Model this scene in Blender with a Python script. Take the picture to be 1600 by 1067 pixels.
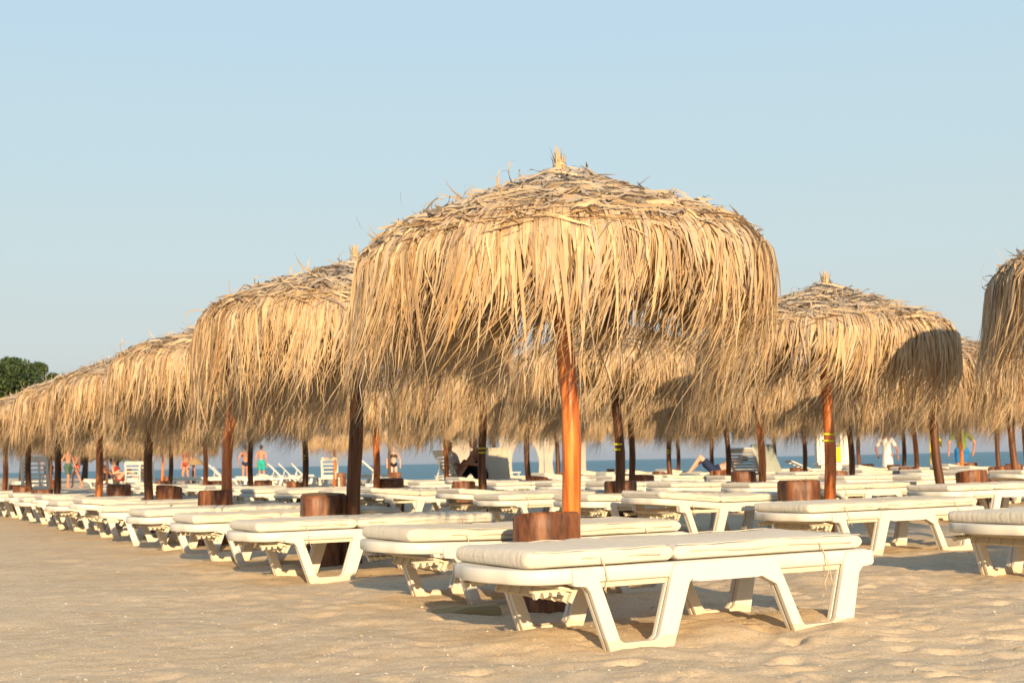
import bpy, bmesh, math, random
import numpy as np
from mathutils import Vector, Matrix, Euler, noise as mnoise

sc = bpy.context.scene
for o in list(bpy.data.objects):
    bpy.data.objects.remove(o)
R = math.radians
C = sc.collection

# ------------------------------------------------------------------ camera
F_PX, CAM_H = 2050.0, 0.72
cam = bpy.data.cameras.new('camera'); cam_o = bpy.data.objects.new('camera', cam); C.objects.link(cam_o)
cam.sensor_width = 36.0; cam.lens = 36.0 * F_PX / 1600.0
cam.clip_start = 0.05; cam.clip_end = 30000
cam_o.matrix_world = Matrix.Translation((0, 0, CAM_H)) @ Matrix.Rotation(R(90) + math.atan(188 / F_PX), 4, 'X') @ Matrix.Rotation(R(-1.22), 4, 'Z')
cam.dof.use_dof = True; cam.dof.focus_distance = 6.2; cam.dof.aperture_fstop = 6.3
sc.camera = cam_o

# ------------------------------------------------------------------ sky, sun, exposure
SUN_AZ, SUN_EL = 170.0, 15.0            # azimuth clockwise from +Y
world = bpy.data.worlds.new('World'); sc.world = world; world.use_nodes = True
wn = world.node_tree.nodes
sky = wn.new('ShaderNodeTexSky'); sky.sky_type = 'NISHITA'; sky.sun_disc = False
sky.sun_elevation = R(SUN_EL); sky.sun_rotation = R(SUN_AZ)
sky.altitude = 1000; sky.air_density = 1.0; sky.dust_density = 4.0; sky.ozone_density = 1.0
wn['Background'].inputs[1].default_value = 0.15
# summer haze: the same all round, greyer towards the horizon, mixed over the clear-sky model
wl = world.node_tree.links
wtc = wn.new('ShaderNodeTexCoord'); wsep = wn.new('ShaderNodeSeparateXYZ'); wl.new(wtc.outputs['Generated'], wsep.inputs[0])
wr = wn.new('ShaderNodeValToRGB'); wr.color_ramp.interpolation = 'EASE'
HAZE = [(-0.02, (168, 174, 180)), (0.012, (175, 180, 186)), (0.05, (191, 197, 198)), (0.10, (197, 206, 205)), (0.16, (195, 211, 212)), (0.24, (190, 212, 219)), (0.34, (185, 211, 226)), (0.6, (152, 188, 222)), (1.0, (118, 160, 205))]
def lin(c): return tuple((x / 255 / 12.92) if x < 10.3 else ((x / 255 + 0.055) / 1.055) ** 2.4 for x in c)
we = wr.color_ramp.elements
while len(we) < len(HAZE): we.new(0.5)
for el_, (p, c) in zip(we, HAZE): el_.position = max(0, p); el_.color = (*lin(c), 1)
wl.new(wsep.outputs['Z'], wr.inputs[0])
wsc = wn.new('ShaderNodeVectorMath'); wsc.operation = 'SCALE'; wsc.inputs['Scale'].default_value = 4.35; wl.new(wr.outputs[0], wsc.inputs[0])
wmx = wn.new('ShaderNodeMix'); wmx.data_type = 'RGBA'; wmx.inputs[0].default_value = 0.93
wl.new(sky.outputs[0], wmx.inputs[6]); wl.new(wsc.outputs[0], wmx.inputs[7])
wl.new(wmx.outputs[2], wn['Background'].inputs[0])
sun = bpy.data.lights.new('sun', 'SUN'); sun_o = bpy.data.objects.new('sun', sun); C.objects.link(sun_o)
sun.energy = 4.9; sun.angle = R(0.6); sun.color = (1.0, 0.755, 0.46)
sdir = Vector((math.sin(R(SUN_AZ)) * math.cos(R(SUN_EL)), math.cos(R(SUN_AZ)) * math.cos(R(SUN_EL)), math.sin(R(SUN_EL))))
sun_o.rotation_euler = sdir.to_track_quat('Z', 'Y').to_euler()
sun_o.location = (2, -6, 6)
sc.view_settings.view_transform = 'Standard'; sc.view_settings.look = 'None'
sc.view_settings.gamma = 1.0; sc.view_settings.use_curve_mapping = False
sc.view_settings.exposure = 0.72
sc.cycles.max_bounces = 8; sc.cycles.transparent_max_bounces = 8
sc.cycles.use_denoising = True

# ------------------------------------------------------------------ the beach grid: u runs along the rows, v along the loungers towards the sea
UX, UY = -0.48, 0.877
VX, VY = 0.877, 0.48
def UV(u, v): return (UX * u + VX * v, UY * u + VY * v)
def px_to_uv(px, Z):
    X = (px - 800) / F_PX * Z
    return UX * X + UY * Z, VX * X + VY * Z
V_ANG = math.atan2(VY, VX)

# ------------------------------------------------------------------ materials
def mat(name):
    m = bpy.data.materials.new(name); m.use_nodes = True
    nt = m.node_tree; b = nt.nodes['Principled BSDF']
    return m, nt, b
def N(nt, t, **kw):
    n = nt.nodes.new(t)
    for k, v in kw.items():
        if k in n.inputs: n.inputs[k].default_value = v
        else: setattr(n, k, v)
    return n
def L(nt, a, b): nt.links.new(a, b)
def ramp(nt, fac, stops):
    r = nt.nodes.new('ShaderNodeValToRGB'); e = r.color_ramp.elements
    while len(e) < len(stops): e.new(0.5)
    for el, (p, c) in zip(e, stops): el.position = p; el.color = (*c, 1)
    if fac is not None: L(nt, fac, r.inputs[0])
    return r
def mixc(nt, fac, a, b, mode='MIX'):
    m = nt.nodes.new('ShaderNodeMix'); m.data_type = 'RGBA'; m.blend_type = mode
    for sock, val in ((m.inputs[0], fac), (m.inputs[6], a), (m.inputs[7], b)):
        if hasattr(val, 'is_linked'): L(nt, val, sock)
        elif isinstance(val, (int, float)): sock.default_value = val
        else: sock.default_value = (*val, 1)
    return m.outputs[2]
def coords(nt, scale=(1, 1, 1), kind='Object'):
    tc = nt.nodes.new('ShaderNodeTexCoord'); mp = nt.nodes.new('ShaderNodeMapping'); mp.inputs[3].default_value = scale
    L(nt, tc.outputs[kind], mp.inputs[0]); return mp.outputs[0]
def noise(nt, vec, scale, detail=4, rough=0.55):
    n = N(nt, 'ShaderNodeTexNoise'); n.inputs['Scale'].default_value = scale; n.inputs['Detail'].default_value = detail; n.inputs['Roughness'].default_value = rough
    if vec is not None: L(nt, vec, n.inputs['Vector'])
    return n.outputs['Fac']
def bump(nt, b, h, strength, dist):
    n = N(nt, 'ShaderNodeBump'); n.inputs['Strength'].default_value = strength; n.inputs['Distance'].default_value = dist
    L(nt, h, n.inputs['Height']); L(nt, n.outputs[0], b.inputs['Normal'])

def make_leaf_mat(name, warm, pale, grey, brown):
    m, nt, b = mat(name)
    at = N(nt, 'ShaderNodeAttribute', attribute_name='tint')
    sep = N(nt, 'ShaderNodeSeparateColor'); L(nt, at.outputs['Color'], sep.inputs[0])
    c1 = ramp(nt, sep.outputs[0], [(0.0, brown), (0.28, warm), (0.72, pale), (1.0, tuple(min(1, x * 1.12) for x in pale))]).outputs[0]
    c2 = mixc(nt, sep.outputs[1], c1, grey)
    v = coords(nt); ns = noise(nt, v, 9.0, 3)
    c3 = mixc(nt, 0.35, c2, ramp(nt, ns, [(0.3, (0.55, 0.5, 0.45)), (0.7, (1, 1, 1))]).outputs[0], 'MULTIPLY')
    L(nt, c3, b.inputs['Base Color']); b.inputs['Roughness'].default_value = 0.62
    b.inputs['Specular IOR Level'].default_value = 0.25
    tr = N(nt, 'ShaderNodeBsdfTranslucent'); L(nt, c3, tr.inputs[0])
    mx = N(nt, 'ShaderNodeMixShader'); mx.inputs[0].default_value = 0.24
    out = nt.nodes['Material Output']; L(nt, b.outputs[0], mx.inputs[1]); L(nt, tr.outputs[0], mx.inputs[2]); L(nt, mx.outputs[0], out.inputs[0])
    return m
M = {}
M['straw'] = make_leaf_mat('dry_palm_leaf', (0.50, 0.30, 0.125), (0.71, 0.51, 0.275), (0.45, 0.405, 0.355), (0.28, 0.155, 0.062))

def make_wood(name, a, b_, c, rough=0.32, ring=1.0, spec=0.5, grain=(1, 1, 0.06)):
    m, nt, b = mat(name)
    info = N(nt, 'ShaderNodeObjectInfo')
    v = coords(nt, grain)
    add = N(nt, 'ShaderNodeVectorMath', operation='ADD'); L(nt, v, add.inputs[0]); 
    cmb = N(nt, 'ShaderNodeCombineXYZ'); mul = N(nt, 'ShaderNodeMath', operation='MULTIPLY'); L(nt, info.outputs['Random'], mul.inputs[0]); mul.inputs[1].default_value = 40
    L(nt, mul.outputs[0], cmb.inputs[0]); L(nt, mul.outputs[0], cmb.inputs[2]); L(nt, cmb.outputs[0], add.inputs[1])
    n1 = noise(nt, add.outputs[0], 34 * ring, 6, 0.62); n2 = noise(nt, add.outputs[0], 9 * ring, 3)
    col = ramp(nt, n1, [(0.3, a), (0.5, b_), (0.72, c)]).outputs[0]
    col = mixc(nt, 0.5, col, ramp(nt, n2, [(0.32, (0.4, 0.34, 0.3)), (0.6, (1, 1, 1))]).outputs[0], 'MULTIPLY')
    vk = N(nt, 'ShaderNodeTexVoronoi'); vk.inputs['Scale'].default_value = 5.5; L(nt, add.outputs[0], vk.inputs['Vector'])
    vk2 = N(nt, 'ShaderNodeMapping'); tcx = N(nt, 'ShaderNodeTexCoord'); L(nt, tcx.outputs['Object'], vk2.inputs[0]); vk2.inputs[3].default_value = (1.6, 1.6, 0.75); vadd = N(nt, 'ShaderNodeVectorMath', operation='ADD'); L(nt, vk2.outputs[0], vadd.inputs[0]); L(nt, cmb.outputs[0], vadd.inputs[1]); L(nt, vadd.outputs[0], vk.inputs['Vector'])
    col = mixc(nt, ramp(nt, vk.outputs['Distance'], [(0.05, (0.9, 0.9, 0.9)), (0.13, (0, 0, 0))]).outputs[0], col, tuple(x * 0.45 for x in a))
    hs = N(nt, 'ShaderNodeHueSaturation'); L(nt, col, hs.inputs['Color'])
    mv = N(nt, 'ShaderNodeMapRange'); L(nt, info.outputs['Random'], mv.inputs[0]); mv.inputs[3].default_value = 0.85; mv.inputs[4].default_value = 1.25
    L(nt, mv.outputs[0], hs.inputs['Value'])
    L(nt, hs.outputs[0], b.inputs['Base Color']); b.inputs['Roughness'].default_value = rough; b.inputs['Specular IOR Level'].default_value = spec
    bump(nt, b, n1, 0.45, 0.006)
    return m
M['pole'] = make_wood('varnished_pole', (0.22, 0.045, 0.01), (0.50, 0.135, 0.024), (0.70, 0.28, 0.058), 0.26)
M['pole_dark'] = make_wood('dark_brown_pole', (0.045, 0.018, 0.01), (0.12, 0.048, 0.02), (0.2, 0.085, 0.035), 0.5, 1.0, 0.3)  # darker, duller brown version of the pole wood, used on some parasols
M['stump'] = make_wood('stump_side_wood', (0.045, 0.017, 0.009), (0.18, 0.066, 0.027), (0.32, 0.14, 0.058), 0.5, 0.7, 0.35, (1, 1, 0.22))
def stump_top():
    m, nt, b = mat('stump_end_grain')
    v = coords(nt); wv = N(nt, 'ShaderNodeTexWave', wave_type='RINGS', rings_direction='Z'); L(nt, v, wv.inputs['Vector'])
    wv.inputs['Scale'].default_value = 14; wv.inputs['Distortion'].default_value = 3.0; wv.inputs['Detail'].default_value = 3
    n1 = noise(nt, v, 14, 4)
    col = ramp(nt, wv.outputs['Fac'], [(0.0, (0.20, 0.105, 0.05)), (1.0, (0.36, 0.22, 0.115))]).outputs[0]
    col = mixc(nt, 0.7, col, ramp(nt, n1, [(0.3, (0.45, 0.42, 0.4)), (0.7, (1, 1, 1))]).outputs[0], 'MULTIPLY')
    L(nt, col, b.inputs['Base Color']); b.inputs['Roughness'].default_value = 0.7; bump(nt, b, wv.outputs['Fac'], 0.3, 0.004)
    return m
M['stump_top'] = stump_top()

def plastic(name, col, rough=0.42, dirt=(0.50, 0.42, 0.31)):
    m, nt, b = mat(name)
    v = coords(nt); n1 = noise(nt, v, 5.0, 6, 0.65); n2 = noise(nt, v, 60, 3)
    c = mixc(nt, ramp(nt, n1, [(0.5, (0, 0, 0)), (0.85, (0.45, 0.45, 0.45))]).outputs[0], col, dirt)
    sep = N(nt, 'ShaderNodeSeparateXYZ'); L(nt, v, sep.inputs[0]); n3 = noise(nt, v, 22, 4, 0.7)
    foot = N(nt, 'ShaderNodeMath', operation='MULTIPLY_ADD'); L(nt, n3, foot.inputs[0]); foot.inputs[1].default_value = 0.10; foot.inputs[2].default_value = -0.01
    less = N(nt, 'ShaderNodeMath', operation='LESS_THAN'); L(nt, sep.outputs[2], less.inputs[0]); L(nt, foot.outputs[0], less.inputs[1])
    hf = N(nt, 'ShaderNodeMath', operation='MULTIPLY'); L(nt, less.outputs[0], hf.inputs[0]); hf.inputs[1].default_value = 0.55
    c = mixc(nt, hf.outputs[0], c, (0.56, 0.42, 0.26))
    n4 = noise(nt, v, 48, 5, 0.75); c = mixc(nt, ramp(nt, n4, [(0.66, (0, 0, 0)), (0.72, (0.35, 0.35, 0.35))]).outputs[0], c, (0.42, 0.34, 0.24))
    L(nt, c, b.inputs['Base Color'])
    rr = N(nt, 'ShaderNodeMapRange'); L(nt, n2, rr.inputs[0]); rr.inputs[3].default_value = rough - 0.08; rr.inputs[4].default_value = rough + 0.15
    L(nt, rr.outputs[0], b.inputs['Roughness']); b.inputs['Specular IOR Level'].default_value = 0.4
    b.inputs['Subsurface Weight'].default_value = 0.0
    bump(nt, b, n2, 0.08, 0.002)
    return m
M['plastic'] = plastic('white_moulded_plastic', (0.635, 0.60, 0.525))
M['plastic_in'] = plastic('cream_moulded_plastic', (0.60, 0.52, 0.38), 0.5)
def cloth(name, col, stain, weave=900):
    m, nt, b = mat(name)
    info = N(nt, 'ShaderNodeObjectInfo')
    v = coords(nt); 
    off = N(nt, 'ShaderNodeVectorMath', operation='ADD'); L(nt, v, off.inputs[0]); L(nt, info.outputs['Location'], off.inputs[1])
    n1 = noise(nt, off.outputs[0], 3.2, 6, 0.62); n2 = noise(nt, off.outputs[0], 26, 5, 0.6)
    c = mixc(nt, ramp(nt, n1, [(0.46, (0, 0, 0)), (0.82, (0.75, 0.75, 0.75))]).outputs[0], col, stain)
    c = mixc(nt, 0.18, c, ramp(nt, n2, [(0.35, (0.7, 0.64, 0.55)), (0.62, (1, 1, 1))]).outputs[0], 'MULTIPLY')
    L(nt, c, b.inputs['Base Color']); b.inputs['Roughness'].default_value = 0.75; b.inputs['Specular IOR Level'].default_value = 0.2
    b.inputs['Sheen Weight'].default_value = 0.1
    st = N(nt, 'ShaderNodeMapping'); L(nt, off.outputs[0], st.inputs[0]); st.inputs[3].default_value = (1.0, 3.0, 1.0)
    bump(nt, b, noise(nt, st.outputs[0], 14, 5, 0.6), 0.5, 0.014)
    return m
M['cushion'] = cloth('cream_cushion_canvas', (0.60, 0.545, 0.455), (0.50, 0.50, 0.37))
M['seam'] = cloth('seam_thread', (0.50, 0.41, 0.29), (0.38, 0.29, 0.19))
M['string'] = cloth('tie_cord', (0.62, 0.47, 0.30), (0.4, 0.28, 0.16))
def plain(name, col, rough=0.6, var=0.25, scale=12, spec=0.4):
    m, nt, b = mat(name); v = coords(nt); n1 = noise(nt, v, scale, 4)
    c = mixc(nt, var, col, ramp(nt, n1, [(0.3, (0.45, 0.45, 0.45)), (0.7, (1.1, 1.1, 1.1))]).outputs[0], 'MULTIPLY')
    L(nt, c, b.inputs['Base Color']); b.inputs['Roughness'].default_value = rough; b.inputs['Specular IOR Level'].default_value = spec
    return m
M['band'] = plain('yellow_tape', (0.75, 0.72, 0.05), 0.5, 0.15)
M['mat'] = plain('thatch_underlay', (0.20, 0.135, 0.07), 0.8, 0.6, 25)
M['rafter'] = make_wood('rafter_wood', (0.05, 0.02, 0.012), (0.13, 0.055, 0.03), (0.2, 0.09, 0.05), 0.5)

# ------------------------------------------------------------------ mesh helpers
def link(o, parent=None):
    C.objects.link(o)
    if parent is not None: o.parent = parent
    return o
def mesh_obj(name, verts, faces, m, parent=None, smooth=False):
    me = bpy.data.meshes.new(name); me.from_pydata([tuple(v) for v in verts], [], [tuple(f) for f in faces]); me.update()
    if smooth: me.shade_smooth()
    ms = m if isinstance(m, (list, tuple)) else [m]
    for x in ms: me.materials.append(x)
    return link(bpy.data.objects.new(name, me), parent)
def bm_obj(name, bm, m, parent=None, smooth=False, normals=True):
    if normals: bmesh.ops.recalc_face_normals(bm, faces=bm.faces)
    me = bpy.data.meshes.new(name); bm.to_mesh(me); bm.free()
    if smooth: me.shade_smooth()
    ms = m if isinstance(m, (list, tuple)) else [m]
    for x in ms: me.materials.append(x)
    return link(bpy.data.objects.new(name, me), parent)
def empty(name, loc=(0, 0, 0), rz=0.0):
    o = bpy.data.objects.new(name, None); o.empty_display_size = 0.1; o.location = loc; o.rotation_euler = (0, 0, rz); C.objects.link(o); return o
def tag(o, label=None, cat=None, group=None, kind=None):
    if label: o['label'] = label
    if cat: o['category'] = cat
    if group: o['group'] = group
    if kind: o['kind'] = kind
    return o
def copy_tree(o, parent=None, skip=()):
    c = o.copy(); C.objects.link(c); c.parent = parent
    for ch in list(o.children):
        if ch.name.split('.')[0] not in skip: copy_tree(ch, c, skip)
    return c
def add_box(bm, c, s, rot=None, bev=0.0):
    r = bmesh.ops.create_cube(bm, size=1.0); vs = r['verts']
    mt = Matrix.Translation(c) @ (rot.to_4x4() if rot is not None else Matrix.Identity(4)) @ Matrix.Diagonal((*s, 1))
    bmesh.ops.transform(bm, matrix=mt, verts=vs)
    if bev > 0:
        es = list({e for v in vs for e in v.link_edges})
        bmesh.ops.bevel(bm, geom=es, offset=bev, segments=2, affect='EDGES', profile=0.6)
def add_tube(bm, pts, rad, seg=8, cap=True):
    pts = [Vector(p) for p in pts]; n = len(pts)
    rads = rad if isinstance(rad, (list, tuple)) else [rad] * n
    rings = []; prev = None
    for i, p in enumerate(pts):
        d = (pts[min(i + 1, n - 1)] - pts[max(i - 1, 0)]).normalized()
        a = prev if prev is not None else (Vector((0, 0, 1)) if abs(d.z) < 0.9 else Vector((1, 0, 0)))
        a = (a - d * a.dot(d)).normalized(); prev = a; b = d.cross(a)
        rings.append([bm.verts.new(p + (a * math.cos(t) + b * math.sin(t)) * rads[i]) for t in [2 * math.pi * k / seg for k in range(seg)]])
    for i in range(n - 1):
        for k in range(seg):
            f = bm.faces.new((rings[i][k], rings[i][(k + 1) % seg], rings[i + 1][(k + 1) % seg], rings[i + 1][k])); f.smooth = True
    if cap:
        bm.faces.new(rings[0][::-1]); bm.faces.new(rings[-1])
def add_prism(bm, poly, y0, y1, bev=0.0, flip=False):
    """polygon in (x, z) extruded along y"""
    a = [bm.verts.new((x, y0, z)) for x, z in poly]; b = [bm.verts.new((x, y1, z)) for x, z in poly]
    fs = [bm.faces.new(a), bm.faces.new(b[::-1])]; n = len(poly)
    for i in range(n): fs.append(bm.faces.new((a[i], b[i], b[(i + 1) % n], a[(i + 1) % n])))
    if bev > 0:
        bmesh.ops.recalc_face_normals(bm, faces=fs)
        es = [e for e in {e for f in fs for e in f.edges} if e.calc_face_angle(0) > 0.15]
        bmesh.ops.bevel(bm, geom=es, offset=bev, segments=2, affect='EDGES', profile=0.55)
def offset_poly(poly, d):
    out = []; n = len(poly)
    area = sum(poly[i][0] * poly[(i + 1) % n][1] - poly[(i + 1) % n][0] * poly[i][1] for i in range(n)); sg = 1 if area > 0 else -1
    for i in range(n):
        p0, p1, p2 = Vector(poly[i - 1]), Vector(poly[i]), Vector(poly[(i + 1) % n])
        e1 = (p1 - p0).normalized(); e2 = (p2 - p1).normalized()
        n1 = Vector((-e1.y, e1.x)) * sg; n2 = Vector((-e2.y, e2.x)) * sg
        k = (n1 + n2); k = k / max(0.35, k.dot(n1)) if k.length > 1e-6 else n1
        out.append(tuple(p1 + k * d))
    return out

# ------------------------------------------------------------------ sand
rng = np.random.default_rng(7)
def vnoise(x, y, seed):
    """cheap smooth value noise on arrays"""
    xi = np.floor(x).astype(np.int64); yi = np.floor(y).astype(np.int64); fx = x - xi; fy = y - yi
    fx = fx * fx * (3 - 2 * fx); fy = fy * fy * (3 - 2 * fy)
    def h(a, b):
        n = (a * 374761393 + b * 668265263 + seed * 1274126177) & 0x7fffffff
        n = ((n ^ (n >> 13)) * 1274126177) & 0x7fffffff
        return ((n ^ (n >> 16)) & 0xffff) / 65535.0
    return (h(xi, yi) * (1 - fx) + h(xi + 1, yi) * fx) * (1 - fy) + (h(xi, yi + 1) * (1 - fx) + h(xi + 1, yi + 1) * fx) * fy
def smooth(a, b, t):
    t = np.clip((t - a) / (b - a), 0, 1); return t * t * (3 - 2 * t)
MOUNDS = []      # (x, y, height, radius)
PITS = []
def base_height(x, y):
    v = VX * x + VY * y
    return -0.30 * smooth(24, 34, v) - 1.3 * smooth(33, 46, v)
def sand_height(x, y):
    x = np.asarray(x, float); y = np.asarray(y, float)
    u = UX * x + UY * y; v = VX * x + VY * y
    scalar = x.ndim == 0
    if scalar: x, y, u, v = (np.atleast_1d(q) for q in (x, y, u, v))
    h = base_height(x, y)
    h = h + 0.035 * (vnoise(x * 0.55 + 3, y * 0.55, 1) - 0.5) + 0.020 * (vnoise(x * 1.7, y * 1.7, 2) - 0.5)
    rough = 0.22 + 0.78 * smooth(1.0, 2.6, v)                # trampled among the loungers, wind-smoothed on the open strip
    h = h + rough * (0.028 * (vnoise(x * 4.3 + y, y * 4.3, 3) - 0.5) + 0.014 * (vnoise(x * 10 + 2 * y, y * 10, 4) - 0.5))
    h = h + 0.007 * (vnoise(x * 26, y * 22, 5) - 0.5) + 0.003 * (vnoise(x * 60, y * 60, 6) - 0.5)
    for mx, my, mh, mr in MOUNDS:
        d2 = ((x - mx) ** 2 + (y - my) ** 2) / (mr * mr)
        h = h + mh * np.exp(-d2)
    for mx, my, mh, a, b, ang in PITS:
        near = (np.abs(x - mx) < 3 * a) & (np.abs(y - my) < 3 * a)
        if not np.any(near): continue
        dx, dy = x[near] - mx, y[near] - my; ca, sa = math.cos(ang), math.sin(ang)
        p = (dx * ca + dy * sa) / a; q = (-dx * sa + dy * ca) / b; d2 = p * p + q * q
        h[near] = h[near] - mh * np.exp(-d2 * d2) + 0.22 * mh * np.exp(-((np.sqrt(d2) - 1.45) / 0.4) ** 2)
    return h[0] if scalar else h
prnd = random.Random(11)
for k in range(160):                     # footprints: dense on the right, a few fading ones in the open sand
    zz = 3.2 + 8 * prnd.random() ** 1.2; xx = zz * prnd.uniform(-0.36, 0.42)
    vv = VX * xx + VY * zz; onr = xx > 0.16 * zz
    if not onr and prnd.random() < 0.7: continue
    PITS.append((xx, zz, prnd.uniform(0.007, 0.015) if onr else prnd.uniform(0.003, 0.008), prnd.uniform(0.09, 0.13), prnd.uniform(0.04, 0.06), prnd.uniform(0, 3.14)))
for k in range(420):                     # small scuffed dimples, thick towards the right
    zz = 3.4 + 7.5 * prnd.random() ** 1.1; xx = zz * prnd.uniform(-0.1, 0.44)
    if prnd.random() > smooth(-0.05, 0.22, xx / zz) * 0.9 + 0.08: continue
    PITS.append((xx, zz, prnd.uniform(0.007, 0.015), prnd.uniform(0.045, 0.085), prnd.uniform(0.022, 0.038), prnd.uniform(-0.5, 0.7)))
# mounds of sand heaped round the feet of the nearest lounger
for (mx, my, mh, mr) in [(0.72, 5.45, 0.045, 0.26), (1.25, 5.75, 0.05, 0.25), (0.1, 5.3, 0.03, 0.28), (1.9, 5.6, 0.035, 0.3), (1.5, 5.15, 0.02, 0.35), (-0.35, 6.05, 0.02, 0.3)]:
    MOUNDS.append((mx, my, mh, mr))

def axis_pts(stops):
    out = []
    for a, b, s in stops:
        n = max(1, int(round((b - a) / s))); out += list(np.linspace(a, b, n, endpoint=False))
    out.append(stops[-1][1]); return np.array(out)
gx = axis_pts([(-400, -100, 25), (-100, -40, 5), (-40, -12, 1.0), (-12, -5, 0.25), (-5, -2.6, 0.06), (-2.6, 3.6, 0.022), (3.6, 6, 0.06), (6, 14, 0.3), (14, 40, 1.0), (40, 110, 5)])
gy = axis_pts([(-60, -6, 6), (-6, 2, 0.5), (2, 3.2, 0.1), (3.2, 7.5, 0.022), (7.5, 11, 0.04), (11, 20, 0.12), (20, 40, 0.5), (40, 100, 2), (100, 420, 20)])
GX, GY = np.meshgrid(gx, gy); GZ = sand_height(GX, GY)
nx, ny = len(gx), len(gy)
gv = np.stack([GX, GY, GZ], -1).reshape(-1, 3)
ii = (np.arange(ny - 1)[:, None] * nx + np.arange(nx - 1)[None, :]).ravel()
gf = np.stack([ii, ii + 1, ii + 1 + nx, ii + nx], -1)
def np_mesh(name, verts, quads, m, parent=None, smooth_=False, tint=None):
    me = bpy.data.meshes.new(name)
    me.vertices.add(len(verts)); me.vertices.foreach_set('co', np.ascontiguousarray(verts, dtype=np.float32).ravel())
    nf = len(quads); k = quads.shape[1]
    me.loops.add(nf * k); me.loops.foreach_set('vertex_index', np.ascontiguousarray(quads, dtype=np.int32).ravel())
    me.polygons.add(nf); me.polygons.foreach_set('loop_start', np.arange(0, nf * k, k, dtype=np.int32))
    if smooth_: me.polygons.foreach_set('use_smooth', np.ones(nf, dtype=bool))
    if tint is not None:
        at = me.attributes.new('tint', 'FLOAT_COLOR', 'POINT'); at.data.foreach_set('color', np.ascontiguousarray(tint, dtype=np.float32).ravel())
    me.update(calc_edges=True); me.validate()
    me.materials.append(m)
    return link(bpy.data.objects.new(name, me), parent)
def sand_mat():
    m, nt, b = mat('beach_sand')
    v = coords(nt)
    big = noise(nt, v, 0.9, 5); mid = noise(nt, v, 7, 5, 0.6); fine = noise(nt, v, 320, 3, 0.7); grit = noise(nt, v, 90, 4, 0.7)
    c = ramp(nt, big, [(0.3, (0.63, 0.48, 0.31)), (0.7, (0.69, 0.545, 0.37))]).outputs[0]
    c = mixc(nt, ramp(nt, mid, [(0.45, (0, 0, 0)), (0.75, (0.55, 0.55, 0.55))]).outputs[0], c, (0.54, 0.375, 0.205))
    c = mixc(nt, 0.7, c, ramp(nt, fine, [(0.28, (0.55, 0.52, 0.5)), (0.5, (1, 1, 1)), (0.75, (1.25, 1.22, 1.15))]).outputs[0], 'MULTIPLY')
    c = mixc(nt, 0.5, c, ramp(nt, grit, [(0.3, (0.35, 0.33, 0.3)), (0.5, (1, 1, 1)), (0.72, (1.25, 1.22, 1.15))]).outputs[0], 'MULTIPLY')
    vo = N(nt, 'ShaderNodeTexVoronoi'); vo.inputs['Scale'].default_value = 62; L(nt, v, vo.inputs['Vector'])
    fl = ramp(nt, vo.outputs['Distance'], [(0.06, (1, 1, 1)), (0.10, (0, 0, 0))]).outputs[0]
    pick = N(nt, 'ShaderNodeSeparateColor'); L(nt, vo.outputs['Color'], pick.inputs[0])
    sel = N(nt, 'ShaderNodeMath', operation='GREATER_THAN'); L(nt, pick.outputs[0], sel.inputs[0]); sel.inputs[1].default_value = 0.90
    mm = N(nt, 'ShaderNodeMath', operation='MULTIPLY'); L(nt, fl, mm.inputs[0]); L(nt, sel.outputs[0], mm.inputs[1])
    c = mixc(nt, mm.outputs[0], c, (0.74, 0.66, 0.53))
    L(nt, c, b.inputs['Base Color']); b.inputs['Roughness'].default_value = 0.95; b.inputs['Specular IOR Level'].default_value = 0.1
    add = N(nt, 'ShaderNodeMath', operation='ADD'); L(nt, grit, add.inputs[0]); L(nt, fine, add.inputs[1])
    bump(nt, b, add.outputs[0], 0.5, 0.005)
    return m
M['sand'] = sand_mat()
tag(np_mesh('sand', gv, gf, M['sand'], None, True), 'rippled golden beach sand with footprints and shell grit', None, kind='structure')
# shell grit lying on the near sand
srx = []; 
for k in range(5200):
    zz = 3.3 + 6.5 * prnd.random() ** 1.3; xx = zz * prnd.uniform(-0.42, 0.42); srx.append((xx, zz))
srx = np.array(srx); srz = sand_height(srx[:, 0], srx[:, 1])
sv = []; sf = []
for (x, y), z in zip(srx, srz):
    s = prnd.uniform(0.0018, 0.0050) * (1.8 if prnd.random() < 0.04 else 1); a = prnd.uniform(0, 6.28); b0 = len(sv)
    for k in range(4):
        sv.append((x + s * math.cos(a + k * 1.57) * (1 if k % 2 else 0.6), y + s * math.sin(a + k * 1.57) * (1 if k % 2 else 0.6), z + 0.0004))
    sv.append((x, y, z + s * 0.6)); sf += [(b0, b0 + 1, b0 + 4), (b0 + 1, b0 + 2, b0 + 4), (b0 + 2, b0 + 3, b0 + 4), (b0 + 3, b0, b0 + 4)]
M['shell'] = plain('shell', (0.72, 0.63, 0.5), 0.5, 0.4, 4)
tag(mesh_obj('shell_grit', sv, sf, M['shell']), 'tiny pale shell fragments strewn over the near sand', 'shells', kind='stuff')

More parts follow.
